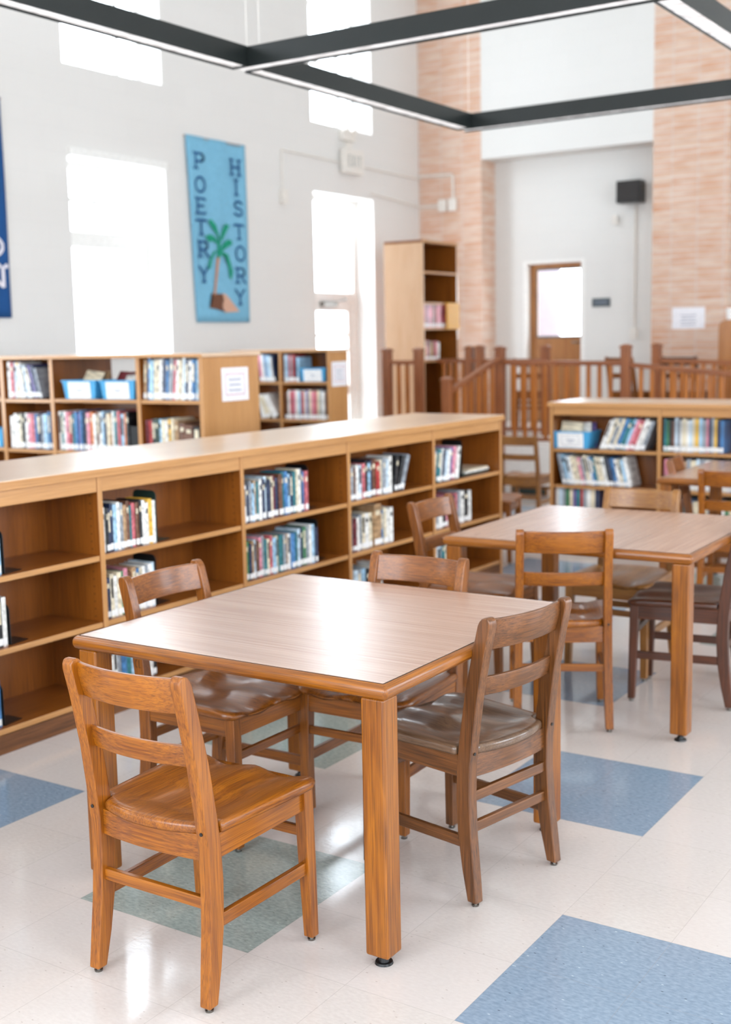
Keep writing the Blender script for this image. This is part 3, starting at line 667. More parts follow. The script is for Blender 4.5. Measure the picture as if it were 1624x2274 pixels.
def mass_row(org, e, s0, s1, z, colors, h, dp, where, group, front=.02, lean=0, jit=.012, sticker=True, wj=.25):
    "rows small in the picture: collected into one object"
    e = Vector(e); rz = math.atan2(e.y, e.x); nrm = Vector((-e.y, e.x, 0)); n = len(colors); ws = [1+rnd.uniform(-wj, wj) for _ in colors]; tot = sum(ws); s = s0
    for i, (c, w) in enumerate(zip(colors, ws)):
        slot = (s1-s0)*w/tot; ln = R(lean[i] if isinstance(lean, list) else lean); t = slot*math.cos(ln)*.955; hh = h[0]+(h[1]-h[0])*i/max(1, n-1)+rnd.uniform(-jit, jit)
        P = Vector(org)+e*(s+slot/2)+nrm*(front+rnd.uniform(-.004, .006)); P.z = z+abs(math.sin(ln))*t/2+.0006+Vector(org).z
        MASS.append((Matrix.Translation(P) @ Matrix.Rotation(rz, 4, 'Z') @ Matrix.Rotation(ln, 4, 'Y') @ Matrix.Diagonal((t, dp, hh, 1)), c)); s += slot
def build_mass():
    cols = sorted({c for _, c in MASS}); bm = bmesh.new(); names = cols+['pages', 'label_white']
    for M_, c in MASS:
        for me, base in ((BM_[0], cols.index(c)), (PG, len(cols)), (LB, len(cols)+1)):
            n0 = len(bm.verts); f0 = len(bm.faces); bm.from_mesh(me); bm.verts.ensure_lookup_table(); bm.faces.ensure_lookup_table()
            for v in bm.verts[n0:]: v.co = M_ @ v.co
            for f in bm.faces[f0:]: f.material_index = base
    o = obj('distant_books', bm, ['cover_'+c for c in cols]+['pages', 'label_white'], None, smooth=False); o['kind'] = 'stuff'
    tag(o, 'rows of small blurred books on the far, right-hand and slim bookcases', 'books')
def cl(s): return s.split()
def bookend(loc, e, h, w, color, label, flip=1):
    e = Vector(e); rz = math.atan2(e.y, e.x)
    bm = bmesh.new(); t = .0025; pts = []
    r = .025
    for a in range(5): pts.append((w/2-r+r*math.cos(a*math.pi/8), h-r+r*math.sin(a*math.pi/8)))
    for a in range(5): pts.append((-w/2+r-r*math.sin(a*math.pi/8), h-r+r*math.cos(a*math.pi/8)))
    pts += [(-w/2, 0), (w/2, 0)]
    loops(bm, [[(-t/2, y, z) for y, z in pts], [(t/2, y, z) for y, z in pts]])
    loops(bm, [[(0, y, 0), (0, -y, 0), (flip*.10, -y*.7, 0), (flip*.10, y*.7, 0)] for y in (w/2,)]+[[(0, y, .002), (0, -y, .002), (flip*.10, -y*.7, .002), (flip*.10, y*.7, .002)] for y in (w/2,)])
    o = obj('bookend', bm, color, None, .0005, 1); o.location = loc; o.rotation_euler = (0, 0, rz); tag(o, label, 'bookend', 'metal bookends'); return o
def nb(s, d, z): P = A0+ED*s+ND*d; P.z = z; return P
NB = 'of long bookcase'
Z1, Z2, Z3 = .695, .412, .100
# bay at the left frame edge
row(A0, ED, -.37, -.30, Z1, cl('grey lightblue'), (.20, .215), .15, 'top shelf, leftmost bay '+NB, 'books in the leftmost bay', .03)
bookend(nb(-.29, .09, Z1+.001), ED, .17, .12, 'bookend_black', 'dark bookend on the top shelf, leftmost bay of the long bookcase')
row(A0, ED, -.37, -.29, Z2, cl('maroon black white'), (.195, .195), .15, 'middle shelf, leftmost bay '+NB, 'books in the leftmost bay', .03)
bookend(nb(-.28, .09, Z2+.001), ED, .16, .12, 'bookend_black', 'dark bookend on the middle shelf, leftmost bay of the long bookcase')
row(A0, ED, -.41, -.345, Z3+.0, cl('navy blue'), (.20, .195), .15, 'bottom shelf, leftmost bay '+NB, 'books in the leftmost bay', .03)
bookend(nb(-.335, .09, Z3+.001), ED, .165, .12, 'bookend_black', 'dark bookend on the bottom shelf, leftmost bay of the long bookcase')
row(A0, ED, .232, .548, Z1, cl('white black navy navy lightblue white grey tan brown teal rose brown black white white yellow white'), (.197, .190), .14, 'top shelf, second bay '+NB, 'books in the second bay', .03, wj=.3)
bookend(nb(.556, .10, Z1+.001), ED, .228, .14, 'bookend_green', 'dark green bookend on the top shelf, second bay of the long bookcase')
row(A0, ED, .232, .530, Z2, cl('navy cream white cream green pink brown tan blue cream white grey white paleblue'), (.185, .19), .14, 'middle shelf, second bay '+NB, 'books in the second bay', .03)
bookend(nb(.538, .10, Z2+.001), ED, .228, .14, 'bookend_black', 'black bookend on the middle shelf, second bay of the long bookcase')
row(A0, ED, .232, .520, Z3, cl('white white grey blue teal lightblue white pink white cream white black'), (.19, .19), .14, 'bottom shelf, second bay '+NB, 'books in the second bay', .03)
row(A0, ED, 1.150, 1.672, Z1, cl('white navy grey lightblue tan teal white navy paleblue navy cream maroon navy brown teal blue lightblue navy teal cream white navy blue rose'), (.192, .215), .14, 'top shelf, third bay '+NB, 'books in the third bay', .03)
bookend(nb(1.682, .11, Z1+.001), ED, .235, .15, 'bookend_black', 'black bookend on the top shelf, third bay of the long bookcase')
row(A0, ED, 1.150, 1.745, Z2, cl('green navy tan paleblue brown pink grey teal cream rose lightblue cream teal grey tan white blue teal paleblue navy green grey white lightblue navy'), (.188, .195), .14, 'middle shelf, third bay '+NB, 'books in the third bay', .03)
bookend(nb(1.755, .11, Z2+.001), ED, .225, .15, 'bookend_black', 'black bookend on the middle shelf, third bay of the long bookcase')
row(A0, ED, 2.035, 2.475, Z1, cl('brown grey brown white paleblue rose black lightblue navy brown red cream grey paleblue white'), (.185, .205), .15, 'top shelf, fourth bay '+NB, 'books in the fourth bay', .03)
row(A0, ED, 2.500, 2.60, Z1, cl('black black grey'), (.20, .21), .17, 'leaning group, top shelf, fourth bay', 'books in the fourth bay', .03, lean=[8, 18, 22], jit=.004)
row(A0, ED, 2.035, 2.270, Z2, cl('grey maroon white grey cream white cream'), (.185, .195), .15, 'middle shelf, fourth bay '+NB, 'books in the fourth bay', .03)
row(A0, ED, 2.272, 2.345, Z2, cl('tan'), (.235, .235), .15, 'wide one, middle shelf, fourth bay '+NB, 'books in the fourth bay', .02, jit=0)
row(A0, ED, 2.350, 2.480, Z2, cl('blue cream white white'), (.20, .20), .15, 'end of middle shelf, fourth bay '+NB, 'books in the fourth bay', .03)
row(A0, ED, 2.035, 2.36, Z3, cl('white paleblue grey lightblue black white teal white'), (.20, .20), .15, 'bottom shelf, fourth bay '+NB, 'books in the fourth bay', .03)
row(A0, ED, 2.925, 3.235, Z1, cl('grey teal white navy paleblue white purple pink white'), (.19, .20), .16, 'top shelf, last bay '+NB, 'books in the last bay', .03, lean=10)
bookend(nb(3.295, .11, Z1+.001), ED, .235, .15, 'bookend_black', 'black bookend on the top shelf, last bay of the long bookcase')
for i, (c, w) in enumerate((('darkgreen', .33), ('white', .26), ('cream', .22))):
    P = nb(3.70-.01*i, .06, Z1+.0005+.012*i); o = book(P, .011, .20, w+.05, c, '%s book lying flat, %s from the shelf up, last bay of the long bookcase' % (NAMEC.get(c, c), ORD[i]), 'books in the last bay', ARZ, R(-90), 0, False, 0)
    o.location.z += .006
row(A0, ED, 2.925, 3.395, Z2, cl('white grey white black pink tan navy rose grey white black white'), (.19, .195), .15, 'middle shelf, last bay '+NB, 'books in the last bay', .03)
row(A0, ED, 2.925, 3.12, Z3+.0, cl('white paleblue teal cream'), (.22, .21), .17, 'bottom shelf, last bay '+NB, 'books in the last bay', .03)

# blue basket with a card and a few books in it
def book_bin(loc, rz, w, h, dp, label, card=(.62, .9)):
    b = tag(empty('book_bin', loc, rz), label, 'bin', 'blue book bins')
    bm = bmesh.new(); t = .004; k = .88
    o0 = [(-w/2*k, .01), (w/2*k, .01), (w/2*k, dp-.01), (-w/2*k, dp-.01)]; o1 = [(-w/2, 0), (w/2, 0), (w/2, dp), (-w/2, dp)]
    i1 = [(-w/2+t, t), (w/2-t, t), (w/2-t, dp-t), (-w/2+t, dp-t)]; i0 = [(-w/2*k+t, .01+t), (w/2*k-t, .01+t), (w/2*k-t, dp-.01-t), (-w/2*k+t, dp-.01-t)]
    loops(bm, [[(x, y, 0) for x, y in o0], [(x, y, h) for x, y in o1], [(x, y, h) for x, y in i1], [(x, y, .005) for x, y in i0]])
    obj('basket', bm, 'bin_blue', b, .0015)
    bm = bmesh.new(); r = .006
    for p, q in (((-w/2-r, -r), (w/2+r, 0)), ((-w/2-r, dp), (w/2+r, dp+r)), ((-w/2-r, 0), (-w/2, dp)), ((w/2, 0), (w/2+r, dp))): box(bm, p[0], q[0], p[1], q[1], h-.010, h+.001)
    obj('rim', bm, 'bin_blue', b, .001)
    bm = bmesh.new(); cw, ch = w*card[0]/2, h*card[1]/2; zc = h*.48
    def fr(x, z, off): y = .01*(1-z/h)-off; return (x, y, z)
    poly(bm, [fr(-cw, zc-ch, .0022), fr(cw, zc-ch, .0022), fr(cw, zc+ch, .0022), fr(-cw, zc+ch, .0022)]); poly(bm, [fr(-cw, zc-ch, .001), fr(-cw, zc+ch, .001), fr(cw, zc+ch, .001), fr(cw, zc-ch, .001)])
    c = obj('label_card', bm, 'label_white', b, smooth=False); c['label'] = 'white card'
    bm = bmesh.new(); a, bb = cw*.68, ch*.68; lw = .0022
    for x0, x1, z0, z1 in ((-a, a, bb-lw, bb), (-a, a, -bb, -bb+lw), (-a, -a+lw, -bb, bb), (a-lw, a, -bb, bb), (-a*.5, a*.5, .002, .008), (-a*.35, a*.35, -.014, -.009)):
        poly(bm, [fr(x0, zc+z0, .0034), fr(x1, zc+z0, .0034), fr(x1, zc+z1, .0034), fr(x0, zc+z1, .0034)])
    obj('card_print', bm, 'grey_text', c, smooth=False)
    return b
EX = (1, 0, 0); RB = 'right-hand bookcase'
book_bin((-3.725, 8.515, .7165), 0, .315, .13, .22, 'blue bin with a white card on the top shelf of the right-hand low bookcase', (.66, .88))
def bin_book(x, y, z, c, h, w, ln, tl, label, group):
    book((x+w/2, y, z), .012, w, h, c, label, group, R(90), R(ln), R(tl), False, 0)
for c, x, y, ln, tl in (('cream', -3.76, 8.58, 14, 3), ('white', -3.69, 8.63, 12, -4), ('purple', -3.66, 8.67, 16, -9)):
    bin_book(x, y, .723, c, .19, .17, ln, tl, '%s book standing in the bin of the right-hand low bookcase' % c, 'books in the right bin')
row((0, 8.5, 0), EX, -3.50, -3.15, .716, cl('white white cream grey cream blue teal lightblue pink rose white white grey'), (.24, .235), .20, 'upper shelf, first bay of '+RB, 'upper picture books on the right', .03, lean=22)
row((0, 8.5, 0), EX, -3.79, -3.24, .442, cl('grey lightblue paleblue white cream cream pink grey cream white blue teal cream cream white black navy blue white cream lightblue white'), (.225, .215), .20, 'middle shelf, first bay of '+RB, 'middle picture books on the right', .03, lean=-13)
mass_row((0, 8.5, 0), EX, -3.85, -3.50, .13, cl('white paleblue grey green cream purple teal red grey white cream navy'), (.285, .285), .20, 'lower shelf, first bay of '+RB, 'lower picture books on the right', .03)
mass_row((0, 8.5, 0), EX, -3.005, -2.57, .716, cl('teal green black brown paleblue grey white cream white paleblue cream yellow lightblue grey pink navy grey yellow navy blue'), (.235, .24), .20, 'upper shelf, second bay of '+RB, 'upper picture books in the second bay', .03)
mass_row((0, 8.5, 0), EX, -3.0, -2.45, .442, cl('pink navy grey purple tan grey cream paleblue grey white rose navy cream white blue tan'), (.21, .22), .20, 'middle shelf, second bay of '+RB, 'middle picture books in the second bay', .03)
mass_row((0, 8.5, 0), EX, -3.0, -2.45, .13, cl('cream grey white brown teal blue cream white cream grey paleblue white green cream white'), (.25, .24), .20, 'lower shelf, second bay of '+RB, 'lower picture books in the second bay', .03)
# shoulder-high bookcase behind the long one
SB = 'blue-bin bookcase'; Y1 = 5.842
row((0, Y1, 0), EX, -6.845, -6.50, 1.205, cl('white rose paleblue yellow white white grey paleblue white navy purple navy grey'), (.25, .225), .20, 'top shelf, left bay of '+SB, 'picture books top left', .025, lean=[0, 0, 0, -3, -5, -8, -10, -13, -16, -17, -16, -15, -14])
row((0, Y1, 0), EX, -6.845, -6.42, .853, cl('white white white cream black white pink rose blue navy grey lightblue blue navy'), (.235, .25), .20, 'second shelf, left bay of '+SB, 'picture books lower left', .025)
book_bin((-6.13, Y1+.012, 1.2055), R(3), .30, .125, .22, 'left of the two blue bins on the shoulder-high bookcase, white card', (.66, .9))
book_bin((-5.775, Y1+.012, 1.2055), R(3), .30, .125, .22, 'right of the two blue bins on the shoulder-high bookcase, beside picture books', (.66, .9))
for c, x, y, ln, tl, nm in (('cream', -6.14, Y1+.08, 30, 6, 'left'), ('tan', -6.10, Y1+.15, 24, -7, 'left'), ('maroon', -5.85, Y1+.10, 32, 4, 'right'), ('brown', -5.80, Y1+.16, 20, -8, 'right'), ('white', -5.73, Y1+.06, 34, -5, 'right')):
    bin_book(x, y, 1.213, c, .19, .16, ln, tl, '%s book sticking out of the %s blue bin on the shoulder-high bookcase' % (c, nm), 'books in the two blue bins')
row((0, Y1, 0), EX, -6.36, -5.70, .853, cl('white teal white pink red teal blue purple blue navy darkgreen pink orange white brown white lightblue navy cream tan white teal rose lightblue orange black'), (.26, .265), .20, 'second shelf, middle bay of '+SB, 'books in the middle bay', .025)
o = tag(bxo('bookend', (-5.69, -5.60, Y1+.03, Y1+.035, .8545, 1.03), 'bookend_black', None, .002), 'black bookend at the end of the middle bay row, second shelf of bookcase with bins', 'bookend', 'metal bookends')
row((0, Y1, 0), EX, -5.555, -5.09, 1.205, cl('tan blue lightblue cream cream white navy blue grey rose white cream white paleblue navy white blue lightblue'), (.26, .26), .20, 'top shelf, right bay of '+SB, 'picture books top right', .025, lean=[4]*8+[6]*5+[3]*5)
row((0, Y1, 0), EX, -5.552, -5.27, .853, cl('maroon red black darkgreen lightblue cream white yellow cream tan'), (.22, .23), .20, 'second shelf, right bay of '+SB, 'books low in the right bay', .025)
row((0, Y1, 0), EX, -5.26, -5.09, .853, cl('brown brown black'), (.20, .19), .20, 'second shelf, right end of '+SB, 'books low in the right bay', .025)
book_bin((-7.07, Y1+.012, .8545), 0, .30, .125, .22, 'blue bin low at the left frame edge on the shoulder-high bookcase', (.66, .9))
# far bookcase
FB = 'far bookcase'; Y2 = 9.2
mass_row((0, Y2, 0), EX, -7.21, -7.03, 1.185, cl('pink white blue paleblue lightblue white navy'), (.25, .24), .20, 'top shelf, left bay of '+FB, 'far picture books top left', .02, lean=-6)
mass_row((0, Y2, 0), EX, -6.93, -6.755, 1.185, cl('paleblue lightblue rose grey red navy lightblue'), (.25, .24), .20, 'top shelf, right bay of '+FB, 'far picture books top right', .02)
book_bin((-6.595, Y2+.012, 1.1855), 0, .28, .125, .22, 'blue bin on the far bookcase near the glazed door, white card', (.72, .9))
mass_row((0, Y2, 0), EX, -7.21, -7.00, .835, cl('white cream white'), (.22, .24), .20, 'second shelf, left bay of '+FB, 'far books lower left', .02, lean=[-10, -28, -32])
mass_row((0, Y2, 0), EX, -6.93, -6.44, .835, cl('brown white rose pink white lightblue red white purple cream pink rose cream grey white brown'), (.26, .27), .20, 'second shelf, right bay of '+FB, 'far books lower right', .02)
# slim bookcase books (front towards +x)
mass_row((-6.925, 11.82, ZP), (0, 1, 0), .03, .60, 1.18, cl('rose maroon pink rose brown rose pink maroon rose brown'), (.27, .27), .2, 'upper row in the slim bookcase on the platform', 'matching volumes in the slim bookcase', .02, wj=.05, jit=.003)
mass_row((-6.925, 11.82, ZP), (0, 1, 0), .03, .38, .82+.0, cl('cream rose grey tan brown rose white'), (.22, .2), .2, 'lowest row in the slim bookcase on the platform', 'lower volumes in the slim bookcase', .02)

build_mass()
# ------------------------------------------------------------------ paper signs
def paper(loc, rz, w, h, label, frame=None, lines=3, group=None, tiltx=0):
    p = tag(empty('paper_sign', loc, rz), label, 'sign', group)
    bxo('sheet', (-w/2, w/2, -.0008, 0, -h/2, h/2), 'paper', p, 0)
    bm = bmesh.new(); a, b_ = w*.36, h*.32
    if frame:
        for x0, x1, z0, z1 in ((-a, a, b_-.004, b_), (-a, a, -b_, -b_+.004), (-a, -a+.004, -b_, b_), (a-.004, a, -b_, b_)): poly(bm, [(x0, -.0012, z0), (x1, -.0012, z0), (x1, -.0012, z1), (x0, -.0012, z1)])
        q = obj('border', bm, 'red_text', p, smooth=False)
    else: bm.free()
    bm = bmesh.new()
    for i in range(lines):
        z = h*(.14-.16*i)*(1 if lines < 4 else .9); ww = w*(.24-.02*(i % 2))
        x = -ww
        while x < ww-.004:
            l = min(.018, ww-x); poly(bm, [(x, -.0012, z-.005), (x+l*.8, -.0012, z-.005), (x+l*.8, -.0012, z+.005), (x, -.0012, z+.005)]); x += l
    obj('print', bm, 'grey_text', p, smooth=False); return p
XE = -6.382+1.340+.017
paper((XE+.0015, 6.158, 1.297), R(90), .27, .213, 'white framed notice on the wooden end of the bookcase with blue bins', True)
paper((-7.227+.820+.015+.0015, 9.355, 1.255), R(90), .25, .225, 'white notice on the end panel of the far bookcase by the glazed door', True)
paper((-4.515, YB-.003, 1.727), 0, .375, .24, 'white paper notice on the right-hand brick pillar', None, 4)
# room sign beside the door
p = tag(empty('room_sign', (-5.705, 13.945, 1.945)), 'small dark room sign on the white wall beside the inner door', 'sign')
bxo('plate', (-.115, .115, -.008, 0, -.05, .05), 'sign_dark', p, .002)
bm = bmesh.new()
for i in range(9): poly(bm, [(-.08+i*.018, -.0085, -.010), (-.068+i*.018, -.0085, -.010), (-.068+i*.018, -.0085, .012), (-.08+i*.018, -.0085, .012)])
obj('print', bm, 'grey_text', p, smooth=False)

# ------------------------------------------------------------------ banners: flat letter strokes, drawn in (u right, v up)
def stroke(bm, pts, w, P, off):
    for (a, b), (c, d) in zip(pts, pts[1:]):
        v = Vector((c-a, d-b)); l = v.length
        if l < 1e-6: continue
        n = Vector((-v.y, v.x))/l*w/2
        poly(bm, [P(a+n.x, b+n.y, off), P(a-n.x, b-n.y, off), P(c-n.x, d-n.y, off), P(c+n.x, d+n.y, off)])
def dot(bm, c, r, P, off): poly(bm, [P(c[0]+r*math.cos(a*math.pi/5), c[1]+r*math.sin(a*math.pi/5), off) for a in range(10)])
def arc(cx, cy, rx, ry, a0, a1, n=14): return [(cx+rx*math.cos(R(a0+(a1-a0)*i/n)), cy+ry*math.sin(R(a0+(a1-a0)*i/n))) for i in range(n+1)]
GL = {'P': ([[(-.35, .9), (-.35, -.9)], [(-.35, .85), (.1, .85)]+arc(.1, .4, .35, .45, 90, -90)[1:]+[(-.35, -.05)]], [(-.5, .9), (-.5, -.9), (-.2, -.9)]),
      'O': ([arc(0, 0, .45, .85, 0, 360, 24)], []),
      'E': ([[(-.35, .9), (-.35, -.9)], [(-.35, .85), (.35, .85)], [(-.35, 0), (.2, 0)], [(-.35, -.85), (.35, -.85)]], [(-.5, .9), (-.5, -.9), (.38, .75), (.38, -.75), (.2, 0)]),
      'T': ([[(-.45, .8), (.45, .8)], [(0, .8), (0, -.9)]], [(-.45, .7), (.45, .7), (-.12, -.9), (.12, -.9)]),
      'R': ([[(-.35, .9), (-.35, -.9)], [(-.35, .85), (.05, .85)]+arc(.05, .4, .35, .45, 90, -90)[1:]+[(-.35, -.05)], [(.0, -.05), (.42, -.85)]], [(-.48, .9), (-.48, -.9), (-.2, -.9), (.45, -.85)]),
      'Y': ([[(-.42, .85), (0, .0)], [(.42, .85), (0, .0)], [(0, 0), (0, -.9)]], [(-.45, .85), (.45, .85), (-.12, -.9), (.12, -.9)]),
      'H': ([[(-.38, .9), (-.38, -.9)], [(.38, .9), (.38, -.9)], [(-.38, 0), (.38, 0)]], [(-.5, .9), (-.25, .9), (-.5, -.9), (-.25, -.9), (.5, .9), (.25, .9), (.5, -.9), (.25, -.9)]),
      'I': ([[(0, .9), (0, -.9)]], [(-.14, .9), (.14, .9), (-.14, -.9), (.14, -.9)]),
      'S': ([arc(0, .42, .36, .42, 20, 270, 12)[:-1]+arc(0, -.42, .38, .42, 90, -160, 12)], [(.34, .6), (-.36, -.6)]),
      'F': ([[(-.35, .9), (-.35, -.9)], [(-.35, .85), (.35, .85)], [(-.35, 0), (.2, 0)]], [(-.5, .9), (-.5, -.9), (-.2, -.9), (.38, .75)]),
      'C': ([arc(0, 0, .45, .85, 50, 310, 18)], [(.32, .6), (.32, -.6)]),
      'N': ([[(-.38, .9), (-.38, -.9)], [(.38, .9), (.38, -.9)], [(-.38, .85), (.38, -.85)]], [(-.5, .9), (-.5, -.9), (-.25, -.9), (.5, .9), (.25, .9)])}
def banner(name, y0, y1, z0, z1, mat, label, skew=0):
    b = tag(empty(name, (XW+.012, (y0+y1)/2, z1)), label, 'banner', 'felt banners on the left wall')
    bm = bmesh.new(); n = 24; mrows = 20; w = (y1-y0)/2; h = z1-z0
    def wave(u, v): return .006*math.sin(u*14+v*3)*(1-.6*v)+.004*math.sin(u*5+v*6)
    T = [[[None]*(mrows+1) for _ in range(n+1)] for _ in range(2)]
    for s in range(2):
        for i in range(n+1):
            for j in range(mrows+1):
                u = i/n; v = j/mrows; x = .008+wave(u, v)+(.004 if s else 0)
                T[s][i][j] = bm.verts.new((x, -w+2*w*u+skew*v*(1-u), -h*v))
    for i in range(n):
        for j in range(mrows):
            for s in range(2): bm.faces.new((T[s][i][j], T[s][i+1][j], T[s][i+1][j+1], T[s][i][j+1]))
    for i in range(n):
        for j in (0, mrows): bm.faces.new((T[0][i][j], T[0][i+1][j], T[1][i+1][j], T[1][i][j]))
    for j in range(mrows):
        for i in (0, n): bm.faces.new((T[0][i][j], T[0][i][j+1], T[1][i][j+1], T[1][i][j]))
    o = obj('cloth', bm, mat, b, smooth=False)
    for p in o.data.polygons: p.use_smooth = True
    bm = bmesh.new(); tube(bm, [(.006, -w-.015, -.012), (.006, w+.015, -.012)], .006); obj('rod', bm, 'door_wood', b, smooth=False)
    return b
def letters(b, ox, seq, mat, sc, w):
    bx, by, bz = b.location
    for ch, y, z in seq:
        bm = bmesh.new(); P = lambda u, v, off: (.0245+off, y-by+u*sc[0], z-bz+v*sc[1]); st, dots = GL[ch]
        for k, s in enumerate(st):
            # ribbon in metres
            pts = [(p[0]*sc[0], p[1]*sc[1]) for p in s]; Q = lambda u, v, off: (.0245+off, y-by+u, z-bz+v)
            stroke(bm, pts, w, Q, .0003*k)
            for p in pts[1:-1]: dot(bm, p, w/2, Q, .0003*k+.0001)
        for p in dots: dot(bm, (p[0]*sc[0], p[1]*sc[1]), w*.62, lambda u, v, off: (.0245+off, y-by+u, z-bz+v), .001)
        obj('letter', bm, mat, b, smooth=False)
bn = banner('felt_banner', 9.16, 10.062, 1.765, 3.542, 'banner_blue', 'light blue felt banner reading POETRY and HISTORY with a palm tree', .07)
letters(bn, 0, [('P', 9.335, 3.311), ('O', 9.337, 3.088), ('E', 9.340, 2.885), ('T', 9.330, 2.685), ('R', 9.353, 2.473), ('Y', 9.345, 2.231), ('H', 9.889, 3.304), ('I', 9.891, 3.108), ('S', 9.913, 2.903), ('T', 9.911, 2.673), ('O', 9.921, 2.455), ('R', 9.916, 2.236), ('Y', 9.894, 2.02)], 'felt_navy', (.155, .083), .022)
def shape(name, polys, mat, off):
    bx, by, bz = bn.location
    bm = bmesh.new()
    for pl in polys:
        f = [bm.verts.new((.0245+off, y-by, z-bz)) for y, z in pl]; bm.faces.new(f)
    bmesh.ops.triangulate(bm, faces=bm.faces[:]); return obj(name, bm, mat, bn, smooth=False)
shape('island', [[(9.445, 2.052), (9.528, 2.045), (9.613, 2.047), (9.631, 1.984), (9.605, 1.911), (9.631, 1.866), (9.519, 1.893), (9.408, 1.905), (9.454, 1.972)]], 'felt_brown', .0014)['label'] = 'brown island'
shape('island', [[(9.613, 2.051), (9.67, 2.039), (9.738, 1.986), (9.871, 1.873), (9.645, 1.862), (9.606, 1.92), (9.631, 1.984)]], 'felt_tan', .0016)['label'] = 'tan side of the island'
shape('palm_trunk', [[(9.545, 2.412), (9.591, 2.414), (9.545, 2.215), (9.507, 2.035), (9.475, 2.034), (9.51, 2.214)]], 'felt_trunk', .0018)
shape('palm_crown', [[(9.565, 2.554), (9.607, 2.557), (9.598, 2.399), (9.549, 2.397)]], 'felt_green', .0024)
for pl in ([(9.438, 2.758), (9.487, 2.766), (9.553, 2.713), (9.589, 2.618), (9.597, 2.55), (9.575, 2.55), (9.561, 2.616), (9.495, 2.674), (9.45, 2.724)], [(9.695, 2.74), (9.758, 2.722), (9.705, 2.66), (9.644, 2.585), (9.596, 2.538), (9.618, 2.619), (9.65, 2.684)], [(9.381, 2.597), (9.465, 2.624), (9.532, 2.592), (9.578, 2.546), (9.604, 2.503), (9.557, 2.536), (9.488, 2.559), (9.432, 2.547)], [(9.59, 2.44), (9.624, 2.51), (9.656, 2.55), (9.715, 2.585), (9.786, 2.58), (9.791, 2.54), (9.725, 2.514), (9.667, 2.488)], [(9.58, 2.448), (9.523, 2.446), (9.47, 2.373), (9.445, 2.292), (9.41, 2.282), (9.413, 2.335), (9.452, 2.407), (9.511, 2.467)], [(9.59, 2.44), (9.635, 2.463), (9.721, 2.437), (9.759, 2.349), (9.791, 2.268), (9.757, 2.186), (9.73, 2.221), (9.721, 2.311), (9.69, 2.4)]):
    shape('palm_leaf', [pl], 'felt_green', .0021)
bn2 = banner('felt_banner', 6.04, 6.925, 1.80, 3.553, 'banner_navy', 'dark blue felt banner with white letters, cut by the left frame edge', 0)
letters(bn2, 0, [('F', 6.62, 3.40), ('I', 6.62, 3.20), ('C', 6.66, 3.02), ('T', 6.66, 2.80), ('I', 6.66, 2.60), ('O', 6.72, 2.37), ('N', 6.73, 2.13)], 'felt_white', (.30, .095), .032)

# ------------------------------------------------------------------ wall fittings
def conduit(label, pts, r=.011):
    bm = bmesh.new(); tube(bm, pts, r, 8); return tag(obj('conduit', bm, 'conduit_white', None, smooth=False), label, 'conduit', 'white conduits')
conduit('thin white conduit dropping on the left wall right of the light blue banner', [(XW+.014, 10.70, 3.13), (XW+.014, 10.70, 3.56)])
conduit('thin white conduit running along the left wall past the exit sign to the corner', [(XW+.014, 10.70, 3.575), (XW+.014, 13.57, 3.54)])
conduit('thin white conduit low on the left wall between door and corner', [(XW+.014, 12.45, 3.27), (XW+.014, 13.57, 3.20)])
conduit('upper white conduit on the left brick pillar, bending down to a box', [(-7.99, YB-.014, 3.57), (-7.52, YB-.014, 3.56), (-7.505, YB-.014, 3.54), (-7.505, YB-.014, 3.26)], .014)
conduit('lower white conduit on the left brick pillar, ending at a box', [(-7.99, YB-.014, 3.20), (-7.70, YB-.014, 3.19)], .012)
def jbox(label, x, y, z, a='y', s=(.05, .07, .045)):
    b = tag(empty('switch_box', (x, y, z)), label, 'switch box', 'wall boxes')
    if a == 'y': bxo('housing', (-s[0], s[0], -s[2], 0, -s[1], s[1]), 'conduit_white', b, .004); bxo('cover_plate', (-s[0]-.004, s[0]+.004, -s[2]-.003, -s[2], -s[1]-.004, s[1]+.004), 'conduit_white', b, .001)
    else: bxo('housing', (0, s[2], -s[0], s[0], -s[1], s[1]), 'conduit_white', b, .004); bxo('cover_plate', (s[2], s[2]+.003, -s[0]-.004, s[0]+.004, -s[1]-.004, s[1]+.004), 'conduit_white', b, .001)
jbox('right pale box on the left brick pillar under the bent conduit', -7.505, YB-.001, 3.19); jbox('left pale box on the left brick pillar at the lower conduit end', -7.645, YB-.001, 3.19)
jbox('small box at the lower end of the conduit on the left wall', XW+.001, 10.70, 3.09, 'x')
jbox('small white sensor box on the recessed white wall left of the black speaker', -5.53, 13.949, 2.90, 'y', (.03, .05, .05))
# exit sign over the glazed door
b = tag(empty('exit_sign', (XW, 11.98, 3.585)), 'white EXIT sign on the left wall above the glazed door', 'exit sign')
bxo('housing', (.02, .10, -.19, .19, -.14, .13), 'conduit_white', b, .006)
bxo('mount', (.001, .03, -.06, .06, .10, .24), 'conduit_white', b, .004)
bm = bmesh.new()
for k, ch in enumerate('EXIT'):
    cy = -.105+k*.07; s = {'E': GL['E'][0], 'X': [[(-.4, .9), (.4, -.9)], [(-.4, -.9), (.4, .9)]], 'I': GL['I'][0], 'T': GL['T'][0]}[ch]
    for st in s: stroke(bm, [(cy+p[0]*.055, -.005+p[1]*.068) for p in st], .013, lambda u, v, off: (.1012+off, u, v), 0)
q = obj('lettering', bm, 'exit_green', b, smooth=False); q['label'] = 'EXIT in pale letters'
b = tag(empty('emergency_light', (XW, 11.93, 3.86)), 'pale emergency lamp box between exit sign and upper window', 'lamp')
bxo('housing', (.002, .07, -.13, .13, -.055, .055), 'conduit_white', b, .008)
